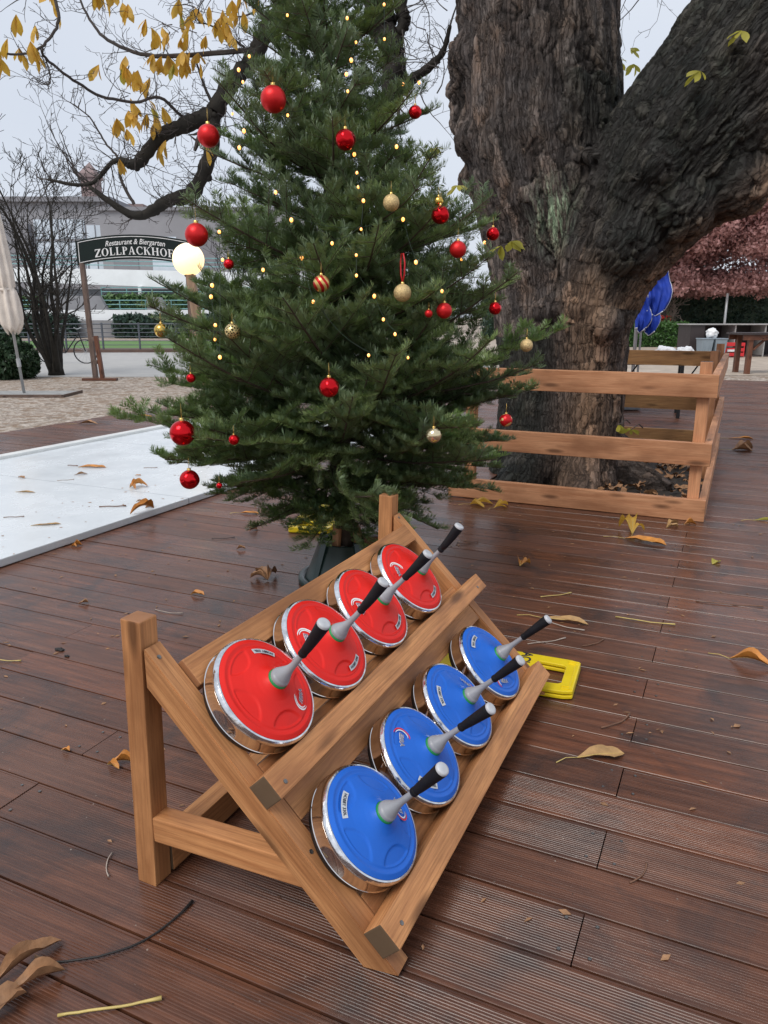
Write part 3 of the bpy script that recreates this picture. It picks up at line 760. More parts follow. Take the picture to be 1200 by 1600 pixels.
    while lev < 3.1:
        rad = float(np.interp(lev, FZ, FR)) * .58
        for i in range(2):
            a = fr_.uniform(0, 2 * math.pi); ax = fir_axis(lev); r_ = rad * fr_.uniform(.6, 1.0)
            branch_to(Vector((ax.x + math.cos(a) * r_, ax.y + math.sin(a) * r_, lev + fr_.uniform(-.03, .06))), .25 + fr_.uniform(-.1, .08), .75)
        lev += .19
    # leader
    twig(fir_axis(3.15), Vector((0, 0, 1)), .42, Vector((1, 0, 0)), 1, .006, .5, 0, 1.0)
    P0 = np.array(P0); P1 = np.array(P1); UP = np.array(UP); SH = np.array(SH); DN = np.array(DN); RD = np.array(RD)
    # needles ---------------------------------------------------------
    seg = P1 - P0; ln = np.linalg.norm(seg, axis=1); T = seg / ln[:, None]
    cnt = rng.poisson(ln * DN * 1000)
    idx = np.repeat(np.arange(len(ln)), cnt); N = len(idx)
    t = rng.random(N)[:, None]
    base = P0[idx] + seg[idx] * t
    Tn = T[idx]; U = UP[idx] - Tn * np.sum(UP[idx] * Tn, 1)[:, None]; U /= np.linalg.norm(U, axis=1)[:, None]
    S = np.cross(Tn, U)
    th = np.abs(rng.normal(0, 1, N)) * .55; th = np.where(rng.random(N) < .72, np.pi / 2 - th * .75, th)     # mostly to the sides, some on top
    th = np.clip(th, -.2, 1.95) * np.where(rng.random(N) < .5, 1, -1)
    rad = U * np.cos(th)[:, None] + S * np.sin(th)[:, None]
    fw = rng.uniform(.35, .85, N)[:, None]
    D = Tn * fw + rad; D /= np.linalg.norm(D, axis=1)[:, None]
    Ln = rng.uniform(.023, .034, N)[:, None]; wd_ = rng.uniform(.0013, .0019, N)[:, None]
    Wv = np.cross(D, U + rad * .4); Wv /= (np.linalg.norm(Wv, axis=1)[:, None] + 1e-9)
    mid = base + D * Ln * .5
    tip = base + D * Ln + U * Ln * .10
    V = np.stack([base, mid + Wv * wd_, tip, mid - Wv * wd_], 1)
    keep = np.ones(N, bool)
    for k_, x, y, z, r_ in BALLS:
        c = np.array([x, y, z]); keep &= np.linalg.norm(mid - c, axis=1) > r_ * 1.08
        # needles that would hang right across a ball from the path side are brushed aside
        v = c / 1.0 - np.array([x * 0, y * 0, 0]); u_ = np.array([x, y, z]) - np.array([x * .9, y * .9, z * .9 + .125]); u_ /= np.linalg.norm(u_)
        w_ = mid - c; al = w_ @ u_; pr = np.linalg.norm(w_ - al[:, None] * u_, axis=1)
        keep &= ~((al < 0) & (al > -.16) & (pr < r_ * .80))
    V = V[keep]; N = len(V); shade = np.repeat(SH[idx][keep], 4)
    F = np.arange(N * 4, dtype=np.int32).reshape(N, 4)
    print('fir twig length', round(tot[0]), 'segments', len(ln), 'needles', N)
    # twigs as three-sided tubes, thin ones too ------------------------
    A = np.cross(T, UP); A /= (np.linalg.norm(A, axis=1)[:, None] + 1e-9); Bv = np.cross(T, A)
    tv = []
    for e, P_ in ((0, P0), (1, P1)):
        for k_ in range(4):
            a = math.pi / 2 * k_; tv.append(P_ + (A * math.cos(a) + Bv * math.sin(a)) * RD[:, e][:, None])
    TV = np.stack(tv, 1); n = len(ln); b0 = np.arange(n)[:, None] * 8
    TF = np.concatenate([b0 + np.array([k_, (k_ + 1) % 4, 4 + (k_ + 1) % 4, 4 + k_])[None] for k_ in range(4)], 0)
    return V.reshape(-1, 3), F, shade, TV.reshape(-1, 3), TF
def fir():
    b = fir_axis(.05); r0 = empty('fir_tree', (b.x, b.y, .06))
    tag(r0, 'dark green Christmas fir hung with red and gold balls in a plastic stand', 'fir tree')
    V, F, sh, TV, TF = grow_fir()
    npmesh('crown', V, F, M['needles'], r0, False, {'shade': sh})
    npmesh('branches', TV, TF, M['firbark'], r0, True)
    part(MB().tube([fir_axis(.07), fir_axis(.5), fir_axis(1.2), fir_axis(2.2), fir_axis(3.3)], [.052, .047, .036, .022, .006], 14), 'trunk', M['firbark'], r0, True)
fir()

# stand ----------------------------------------------------------------
def stand():
    c = fir_axis(0); r0 = empty('tree_stand', (c.x, c.y, 0))
    tag(r0, 'dark green conical plastic tree stand filled with pebbles', 'tree stand')
    mt = Matrix.Translation((c.x, c.y, 0))
    part(MB().lathe([(.232, .0008), (.238, .004), (.238, .030), (.230, .034), (.214, .034), (.210, .026), (.205, .026), (.205, .0008)], 48, mt), 'foot_ring', M['standgreen'], r0, True)
    o = part(MB().lathe([(.204, .024), (.200, .030), (.135, .200), (.137, .206), (.131, .208), (.126, .196), (.150, .120), (.02, .115)], 48, mt), 'bowl', M['standgreen'], r0); autosmooth(o, 40)
    for k in range(5):
        a = 2 * math.pi * k / 5 + .55
        rz = Matrix.Translation((c.x, c.y, 0)) @ Matrix.Rotation(a, 4, 'Z')
        vs = [(.205, -.016, .028), (.205, .016, .028), (.140, -.020, .222), (.140, .020, .222), (.126, -.020, .224), (.126, .020, .224), (.170, -.016, .028), (.170, .016, .028)]
        part(MB().add([rz @ Vector(v) for v in vs], [(0, 1, 3, 2), (2, 3, 5, 4), (0, 2, 4, 6), (1, 7, 5, 3), (6, 4, 5, 7)]), 'rib', M['standgreen'], r0)
    pr = random.Random(3)
    for k in range(46):
        a = pr.uniform(0, 6.28); q = pr.uniform(.055, .118); s_ = pr.uniform(.009, .017)
        part(MB().ball((c.x + math.cos(a) * q, c.y + math.sin(a) * q, .170 + pr.uniform(0, .012)), s_, 9, (1, pr.uniform(.7, 1.1), .75)), 'pebble', M['pebble'], r0, True)
    for k, a in enumerate((-.2, 1.4, 2.9, 4.4)):
        d = Vector((math.cos(a), math.sin(a), 0)); q = Vector((c.x, c.y, 0))
        beam('wedge', q + d * .073 + Vector((0, 0, .16)), q + d * .062 + Vector((0, 0, .275)), .040, .020, d, M['stakewood'], r0)
    # block of dark wood beside the bowl
    beam('wooden_block', (c.x + .10, c.y - .02, .20), (c.x + .20, c.y + .05, .20), .06, .085, (0, 0, 1), M['tablewood'], r0)
stand()

# balls ------------------------------------------------------------------
def stripes(name, a, b_, kind):
    m, nt, bs = newmat(name)
    tc = nd(nt, 'ShaderNodeTexCoord')
    if kind == 'st':
        mp = nd(nt, 'ShaderNodeMapping', {'Vector': tc.outputs['Object'], 'Rotation': (.5, .6, 0)})
        w = nd(nt, 'ShaderNodeTexWave', {'Vector': mp.outputs[0], 'Scale': 17.0, 'Distortion': 2.5, 'Detail': 1.0}); f = ramp(nt, w.outputs['Fac'], [(.48, 0.0), (.52, 1.0)])
    elif kind == 'dt':
        w = nd(nt, 'ShaderNodeTexVoronoi', {'Vector': tc.outputs['Object'], 'Scale': 75.0}); f = ramp(nt, w.outputs['Distance'], [(.36, 0.0), (.42, 1.0)])
    else:
        w = nd(nt, 'ShaderNodeTexVoronoi', {'Vector': tc.outputs['Object'], 'Scale': 105.0}, feature='DISTANCE_TO_EDGE'); f = ramp(nt, w.outputs['Distance'], [(.10, 0.0), (.16, 1.0)])
    setb(nt, bs, Base_Color=mix(nt, f, a, b_), Metallic=.6, Roughness=.28); return m
M['ballstripe'] = stripes('gold and red striped ball', (.75, .52, .18), (.55, .01, .015), 'st')
M['balldots'] = stripes('red ball with gold dots', (.80, .62, .25), (.58, .012, .016), 'dt')
M['ballfili'] = stripes('gold openwork ball', (.80, .62, .28), (.06, .05, .02), 'fi')
KM = {'rm': ('ballmatt', 'satin red'), 'rs': ('ballred', 'glossy red'), 'st': ('ballstripe', 'gold and red striped'), 'dt': ('balldots', 'red and gold dotted'), 'gm': ('ballglit', 'matt gold'), 'gg': ('ballglit', 'glittering gold'), 'gs': ('ballgold', 'glossy gold'), 'gf': ('ballfili', 'gold openwork'), 'gc': ('champagne', 'champagne coloured')}
BL = ['large satin red ball, highest ball on the fir', 'large satin red ball high on the left edge of the fir', 'glossy red ball high in the middle of the fir', 'small glossy red ball high on the right side of the fir', 'large satin red ball just above the lit globe lamp',
      'glossy red ball close to the trunk with a small gold ball right above it', 'satin red ball on the right side of the fir, before the bark', 'glossy red ball on the tip of the rightmost high branch', 'satin red ball beside the lower right part of the fir, left of a glossy one', 'small glossy red ball before the dark lower bark of the trunk',
      'glossy red ball lowest in the middle of the fir front', 'big glossy red ball hanging above the white rink edge', 'glossy red ball lowest on the left of the fir', 'small glossy red ball right of the big one near the rink', 'tiny glossy red ball on the left edge under the lamp post',
      'small glossy red ball half hidden right of the lit globe', 'tiny glossy red ball deep in the lowest left branches', 'tiny satin red ball tucked behind a larger red one', 'gold ball with red stripes in the middle of the fir', 'red ball with gold dots on the lower right edge of the fir',
      'matt gold ball in the upper right of the fir', 'glittering gold ball hung on a red ribbon loop', 'glossy gold ball hanging free on the left, before the railing', 'gold openwork ball on the left of the fir', 'champagne coloured ball low on the right of the fir', 'matt gold ball on the far right branch tip', 'small glossy gold ball right above a glossy red one']
def balls():
    for (k, x, y, z, r_), lb in zip(BALLS, BL):
        r0 = empty('bauble', (x, y, z)); r0.rotation_euler = (0, 0, x * 9)
        tag(r0, lb, 'bauble', 'baubles hanging on the fir tree')
        mb = MB()
        if k == 'rs':
            # pinched, faceted glass
            mb.ball((0, 0, 0), r_, 40); v2 = []
            for p in mb.v:
                a = math.atan2(p[1], p[0]); q = 1 + .035 * math.sin(a * 7 + 1.2 * math.sin(p[2] / r_ * 3)) * max(0, 1 - (p[2] / r_) ** 2)
                v2.append((p[0] * q, p[1] * q, p[2]))
            mb.v = v2 if r_ < .037 else mb.v
        else: mb.ball((0, 0, 0), r_, 36)
        mb.build('ball', M[KM[k][0]], r0, True)
        MB().lathe([(r_ * .20, r_ * .955), (r_ * .21, r_ * 1.17), (r_ * .17, r_ * 1.19), (.0004, r_ * 1.19)], 14).build('hanger_cap', M['capgold'], r0, True)
        mb = MB()
        hgt = .085 if k == 'gg' else r_ * .9 + .012
        if k == 'gg':
            mb.tube([(0, 0, r_ * 1.15), (-.010, 0, r_ + .03), (-.012, 0, r_ + .07), (-.004, 0, r_ + .10), (.006, 0, r_ + .10), (.011, 0, r_ + .07), (.009, 0, r_ + .03), (0, 0, r_ * 1.15)], .0028, 6)
            mb.build('ribbon_loop', M['ribbon'], r0, True)
        else:
            mb.tube([(0, 0, r_ * 1.15), (.0022, 0, r_ * 1.15 + hgt * .4), (0, 0, r_ * 1.15 + hgt), (-.0022, 0, r_ * 1.15 + hgt * .4), (0, 0, r_ * 1.15)], .0006, 5)
            mb.build('hanging_loop', M['capgold'], r0, True)
balls()
def lights():
    r0 = empty('light_string', tuple(fir_axis(1.7)))
    tag(r0, 'string of warm fairy lights wound through the fir branches', 'fairy lights')
    order = sorted(range(len(LEDS)), key=lambda i: -LEDS[i][2]); left = [LEDS[i] for i in order]
    path = [left.pop(0)]
    while left:
        q = min(left, key=lambda p: sum((a - b) ** 2 * (1 if j < 2 else 2) for j, (a, b) in enumerate(zip(p, path[-1])))); left.remove(q); path.append(q)
    pts = []
    for a, b in zip(path[:-1], path[1:]):
        a, b = Vector(a), Vector(b)
        if (a - b).length > .5: continue
        for i in range(6):
            t = i / 6; p = a.lerp(b, t); p.z -= .05 * math.sin(math.pi * t) * (a - b).length * 2; pts.append(p)
    part(MB().tube([Vector(p) + Vector((0, 0, .012)) for p in pts], .0009, 5), 'cord', M['wire'], r0)
    lr = random.Random(4)
    for p in LEDS:
        d = Vector((0, 0, 1.25)) - Vector(p)
        part(MB().ball(p, lr.uniform(.0042, .0066), 10, (1, 1, 1.25)), 'bulb', M['led'], r0, True)
lights()
# ------------------------------------------------------------------ fence round the chestnut
def fence():
    r0 = empty('tree_fence', (-.9, 5.0, 0))
    tag(r0, 'low timber fence of three rails boxed round the old chestnut trunk', 'fence')
    Z = (0, 0, 1)
    for z0, z1 in ((.773, .912), (.354, .496), (.002, .139)):
        beam('front_rail', (-1.80, 5.022, (z0 + z1) / 2 + .004), (-.100, 5.022, (z0 + z1) / 2), .044, z1 - z0, Z, M['fencewood'], r0, .004)
        beam('side_rail', (-.122, 5.0455, (z0 + z1) / 2), (-.122, 8.12, (z0 + z1) / 2), .044, z1 - z0, Z, M['fencewood'], r0, .004)
    for x in (-.181, -1.665): beam('post', (x, 5.0815, -.05), (x, 5.0815, .985), .07, .07, (0, 1, 0), M['fencewood'], r0, .004)
    for y, h in ((6.6, .99), (8.04, 1.0)): beam('post', (-.181, y, -.05), (-.181, y, h), .07, .07, (0, 1, 0), M['fencewood'], r0, .004)
    beam('post', (-1.665, 8.04, -.05), (-1.665, 8.04, .99), .07, .07, (0, 1, 0), M['fencewood'], r0, .004)
    # back panel of grooved deck boards
    for z in (.855, .425, .085):
        mb = MB(); h = .142; ng = 9; L = 1.56
        prof = [(-.012, -h / 2)]
        for k in range(ng):
            a = -h / 2 + .004 + (h - .008) * k / ng; g = (h - .008) / ng
            prof += [(-.0125, a), (-.0125, a + g * .55), (-.0085, a + g * .62), (-.0085, a + g * .95)]
        prof += [(-.0125, h / 2 - .004), (-.0105, h / 2), (.012, h / 2), (.012, -h / 2)]
        n = len(prof); vs = [(-L / 2, a, b) for a, b in prof] + [(L / 2, a, b) for a, b in prof]
        mb.add(vs, [(i, n + i, n + (i + 1) % n, (i + 1) % n) for i in range(n)] + [tuple(range(n - 1, -1, -1)), tuple(range(n, 2 * n))])
        o = mb.build('back_rail', M['groovedwood'], r0); o.location = Vector((-.146 - L / 2, 8.09, z)) - r0.location
fence()

# ------------------------------------------------------------------ old horse chestnut
def bark_mat():
    m, nt, b = newmat('old chestnut bark')
    tc = nd(nt, 'ShaderNodeTexCoord'); ob = tc.outputs['Object']
    at = nd(nt, 'ShaderNodeAttribute', attribute_name='bark_uv').outputs['Vector']
    hgt = nd(nt, 'ShaderNodeAttribute', attribute_name='relief').outputs['Fac']
    wet = nd(nt, 'ShaderNodeAttribute', attribute_name='algae_shade').outputs['Fac']  # algae streak, plus painted shade on the low left trunk
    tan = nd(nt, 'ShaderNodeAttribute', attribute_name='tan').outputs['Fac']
    lic = nd(nt, 'ShaderNodeAttribute', attribute_name='lichen').outputs['Fac']
    n1 = nd(nt, 'ShaderNodeTexNoise', {'Vector': nd(nt, 'ShaderNodeMapping', {'Vector': at, 'Scale': (42, 6, 30)}).outputs[0], 'Scale': 1.0, 'Detail': 9.0, 'Roughness': .68, 'Distortion': .8})
    n2 = nd(nt, 'ShaderNodeTexNoise', {'Vector': ob, 'Scale': 5.0, 'Detail': 7.0, 'Roughness': .65})
    n3 = nd(nt, 'ShaderNodeTexNoise', {'Vector': nd(nt, 'ShaderNodeMapping', {'Vector': at, 'Scale': (110, 38, 60)}).outputs[0], 'Scale': 1.0, 'Detail': 6.0, 'Roughness': .7})
    vo = nd(nt, 'ShaderNodeTexVoronoi', {'Vector': nd(nt, 'ShaderNodeMapping', {'Vector': nd(nt, 'ShaderNodeVectorMath', {0: at, 1: nd(nt, 'ShaderNodeVectorMath', {0: n2.outputs['Color'], 3: .12}, operation='SCALE').outputs[0]}, operation='ADD').outputs[0], 'Scale': (40, 4.2, 30)}).outputs[0], 'Scale': 1.0, 'Randomness': 1.0}, feature='DISTANCE_TO_EDGE')
    base = ramp(nt, n1.outputs['Fac'], [(.25, (.036, .031, .029)), (.48, (.108, .090, .082)), (.72, (.245, .212, .195))])
    base = mix(nt, ramp(nt, n2.outputs['Fac'], [(.42, 0.0), (.68, .6)]), base, (.165, .105, .070))
    base = mix(nt, ramp(nt, n3.outputs['Fac'], [(.55, 0.0), (.75, .45)]), base, (.27, .24, .22))
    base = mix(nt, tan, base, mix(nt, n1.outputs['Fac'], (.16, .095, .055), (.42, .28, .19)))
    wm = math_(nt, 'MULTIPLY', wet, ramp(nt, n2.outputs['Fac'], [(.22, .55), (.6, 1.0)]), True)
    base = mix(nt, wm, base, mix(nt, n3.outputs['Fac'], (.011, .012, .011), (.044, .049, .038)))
    lm = math_(nt, 'MULTIPLY', lic, ramp(nt, n1.outputs['Fac'], [(.44, 0.0), (.60, .8)]), True)
    base = mix(nt, lm, base, (.22, .32, .21))
    # cracks and hollows between the plates are darker
    pt = nd(nt, 'ShaderNodeAttribute', attribute_name='plate').outputs['Fac']
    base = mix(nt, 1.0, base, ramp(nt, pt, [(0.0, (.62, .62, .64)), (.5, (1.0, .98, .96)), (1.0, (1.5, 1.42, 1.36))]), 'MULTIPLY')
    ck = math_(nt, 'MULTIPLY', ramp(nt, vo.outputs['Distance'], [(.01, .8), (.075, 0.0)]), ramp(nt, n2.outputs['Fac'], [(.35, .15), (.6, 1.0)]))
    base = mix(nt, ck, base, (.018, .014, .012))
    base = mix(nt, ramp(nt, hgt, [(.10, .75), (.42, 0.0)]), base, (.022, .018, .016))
    setb(nt, b, Base_Color=base, Roughness=mix(nt, wm, (.82, .82, .82), (.58, .58, .58))); b.inputs['Specular IOR Level'].default_value = .25
    h = mix(nt, .4, ramp(nt, vo.outputs['Distance'], [(0.0, 0.0), (.16, 1.0)]), n1.outputs['Color'])
    h = mix(nt, .35, h, n3.outputs['Color'])
    bump(nt, b, h, 1.0, .028)
    return m
M['oldbark'] = bark_mat()

AX = {
 'main': [(-1.30, 6.30, -.15, .60), (-1.30, 6.30, .3, .50), (-1.32, 6.30, 1.0, .46), (-1.42, 6.30, 1.8, .53), (-1.57, 6.30, 2.5, .60), (-1.63, 6.30, 3.2, .575), (-1.66, 6.30, 3.7, .58), (-1.60, 6.35, 4.6, .52), (-1.40, 6.5, 5.8, .40), (-1.2, 6.6, 7.2, .28), (-1.1, 6.7, 8.4, .18)],
 'limb': [(-1.02, 5.98, -.12, .27), (-1.03, 5.96, .4, .215), (-1.05, 5.96, 1.0, .235), (-1.03, 5.98, 1.5, .32), (-.80, 6.08, 2.05, .50), (-.22, 6.2, 2.74, .61), (.35, 6.3, 3.42, .58), (.9, 6.4, 4.1, .50), (1.6, 6.6, 5.0, .40), (2.3, 6.8, 5.9, .30), (2.9, 7.0, 6.9, .2)],
 'rib': [(-.86, 6.30, -.1, .16), (-.94, 6.28, .5, .13), (-.98, 6.26, 1.1, .15), (-.98, 6.25, 1.5, .2)],
}
ROOTS = [[(-1.0, 6.2, .25, .22), (-.70, 6.15, .06, .14), (-.40, 6.05, -.06, .09)], [(-1.35, 6.0, .25, .25), (-1.45, 5.65, .05, .16), (-1.5, 5.35, -.08, .1)],
         [(-1.05, 5.9, .15, .17), (-1.0, 5.65, .0, .13), (-.95, 5.4, -.08, .08)], [(-1.2, 6.6, .2, .3), (-.9, 7.0, .02, .18), (-.7, 7.4, -.08, .1)], [(-1.5, 6.5, .2, .3), (-1.62, 7.0, 0, .18), (-1.6, 7.4, -.1, .1)]]
LUMPS = [(-2.06, 6.05, 3.12, .19), (-2.13, 6.12, 2.92, .15), (-2.10, 6.1, 2.72, .14), (-2.02, 6.0, 2.55, .16), (-2.08, 6.2, 2.30, .12), (-1.95, 6.1, 3.45, .2), (-1.55, 5.85, 2.1, .16), (-1.12, 5.80, 2.34, .08), (-.80, 5.72, 1.75, .22), (-.45, 5.75, 1.95, .2), (-.62, 5.62, 2.2, .13), (-.15, 5.9, 2.1, .22), (.12, 6.0, 2.45, .2), (-1.05, 5.80, 1.32, .14), (-1.35, 5.85, 1.3, .12), (-.9, 5.75, 1.2, .12)]

def resample(pts, n):
    p = np.array(pts, float); d = np.r_[0, np.cumsum(np.linalg.norm(np.diff(p[:, :3], axis=0), axis=1))]
    t = np.linspace(0, d[-1], n); q = np.stack([np.interp(t, d, p[:, i]) for i in range(4)], 1)
    for _ in range(6): q[1:-1] = .25 * q[:-2] + .5 * q[1:-1] + .25 * q[2:]
    return q, t
def chestnut():
    r0 = empty('chestnut_tree', (-1.3, 6.3, 0))
    tag(r0, 'huge old horse chestnut with a thick forked trunk and overhanging limbs', 'tree')
    mb = MB(); cl = []
    for k, pts in AX.items():
        q, t = resample(pts, 60); mb.tube([p[:3] for p in q], [p[3] for p in q], 32); cl.append((q, t))
    for pts in ROOTS:
        q, t = resample(pts, 14); mb.tube([p[:3] for p in q], [p[3] for p in q], 16)
    for x, y, z, r_ in LUMPS: mb.ball((x, y, z), r_, 16)
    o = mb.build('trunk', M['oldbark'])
    rm = o.modifiers.new('Remesh', 'REMESH'); rm.mode = 'VOXEL'; rm.voxel_size = .024
    sm = o.modifiers.new('Smooth', 'SMOOTH'); sm.factor = .5; sm.iterations = 4
    sb = o.modifiers.new('Subsurf', 'SUBSURF'); sb.levels = 1; sb.render_levels = 1
    dg = bpy.context.evaluated_depsgraph_get(); dg.update()
    me = bpy.data.meshes.new_from_object(o.evaluated_get(dg))
    o.modifiers.clear(); o.data = me
    n = len(me.vertices); co = np.empty(n * 3, np.float32); me.vertices.foreach_get('co', co); co = co.reshape(-1, 3).astype(float)
    no = np.empty(n * 3, np.float32); me.vertices.foreach_get('normal', no); no = no.reshape(-1, 3).astype(float)
    # bark coordinates: round the nearest axis, and along it
    best = np.full(n, 1e9); UV = np.zeros((n, 3))
    for ci, (q, t) in enumerate(cl):
        for c0 in range(0, n, 20000):
            c = co[c0:c0 + 20000]; D = np.linalg.norm(c[:, None, :] - q[None, :, :3], axis=2) - q[None, :, 3]
            j = np.argmin(D, 1); dm = D[np.arange(len(c)), j]; w = dm < best[c0:c0 + 20000]
            tg = q[np.minimum(j + 1, len(q) - 1), :3] - q[np.maximum(j - 1, 0), :3]; tg /= np.linalg.norm(tg, axis=1)[:, None]
            u = np.cross(tg, np.array([0, 1.0, 0])); u /= np.linalg.norm(u, axis=1)[:, None]; v = np.cross(tg, u)
            dv = c - q[j, :3]; al = np.sum(dv * tg, 1); ang = np.stack([np.sum(dv * u, 1), np.sum(dv * v, 1)], 1); rr = np.linalg.norm(ang, axis=1)[:, None] + 1e-6
            a = ang / rr * q[j, 3][:, None]
            uv = np.stack([a[:, 0], t[j] + al + ci * 7.3, a[:, 1]], 1)
            ix = np.where(w)[0] + c0; UV[ix] = uv[w]; best[ix] = dm[w]
    # relief
    rel_ = np.zeros(n); plt = np.zeros(n); alg_shade = np.zeros(n); tan = np.zeros(n); lic = np.zeros(n)
    N3 = noise.noise
    disp = np.zeros(n)
    vis = co[:, 2] < 4.6
    for i in range(n):
        x, y, z = co[i]; a, v, c = UV[i]
        lo = N3(Vector((x * 1.7, y * 1.7, z * 1.5))); big = .040 * lo
        if vis[i]:
            w1 = N3(Vector((x * 3, y * 3, z * 2.2 + 9)))
            if z < 1.5: w1 *= .45
            w2 = N3(Vector((x * 9, y * 9, z * 7 + 3)))
            dd, pp = noise.voronoi(Vector((a * 11.5 + w1 * 1.3 + w2 * (.9 if z > 1.5 else .35), v * 1.8 + w1 * 1.2 + w2 * .9, c * 11.5)))
            f = max(0, 1 - (dd[1] - dd[0]) / .24)
            pl = noise.cell(pp[0] * 3.7)
            g = 1 - abs(N3(Vector((a * 30 + w1 * 1.4, v * 3.4 + 20, c * 30)))) * 2.2
            e = N3(Vector((a * 55, v * 24, c * 55)))
            h = -.021 * f ** 1.3 * (.35 + max(0, .65 + w1)) * (1 if z > 1.6 else .55) - .014 * max(0, g) ** 2 + (.012 if z > 1.5 else .007) * pl + .006 * e; plt[i] = pl
            rel_[i] = min(1, max(0, 1 + (h - .008) / .045)); disp[i] = big + h + .022
        else: disp[i] = big
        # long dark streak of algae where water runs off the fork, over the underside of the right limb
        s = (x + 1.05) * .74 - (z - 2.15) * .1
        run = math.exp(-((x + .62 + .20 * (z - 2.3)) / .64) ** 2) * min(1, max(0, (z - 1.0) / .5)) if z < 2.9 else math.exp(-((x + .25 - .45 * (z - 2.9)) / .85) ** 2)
        alg_shade[i] = min(1, max(0, 1.7 * run + .35 * lo - .1)) if x > -1.32 else max(0, min(1, .8 * run + .3 * lo))
        if z < 1.1: alg_shade[i] = max(alg_shade[i] * .5, min(1, max(0, (-1.22 - x) / .16 + .2)))  # shade of the low left trunk painted into the same mask
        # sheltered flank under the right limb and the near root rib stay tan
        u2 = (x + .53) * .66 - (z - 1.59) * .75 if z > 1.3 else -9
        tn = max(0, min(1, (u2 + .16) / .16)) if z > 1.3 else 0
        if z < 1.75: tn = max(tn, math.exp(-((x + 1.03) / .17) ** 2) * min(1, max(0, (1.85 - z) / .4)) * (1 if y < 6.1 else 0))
        tan[i] = min(1, max(0, tn * (.85 + .9 * lo))); alg_shade[i] *= 1 - .9 * tan[i]
        lic[i] = max(0, math.exp(-(((x + 1.33) / .16) ** 2 + ((z - 1.95) / .24) ** 2)) * 1.3 - .1)
    co2 = co + no * disp[:, None]
    me.vertices.foreach_set('co', co2.astype(np.float32).ravel())
    for nm, ar in (('plate', plt), ('relief', rel_), ('algae_shade', alg_shade), ('tan', tan), ('lichen', lic)):
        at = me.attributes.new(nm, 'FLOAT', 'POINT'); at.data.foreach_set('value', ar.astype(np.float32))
    at = me.attributes.new('bark_uv', 'FLOAT_VECTOR', 'POINT'); at.data.foreach_set('vector', UV.astype(np.float32).ravel())
    me.polygons.foreach_set('use_smooth', [True] * len(me.polygons)); me.update()
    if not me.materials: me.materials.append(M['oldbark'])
    rel(o, r0)
    print('chestnut trunk verts', n)
    return r0
CHEST = chestnut()
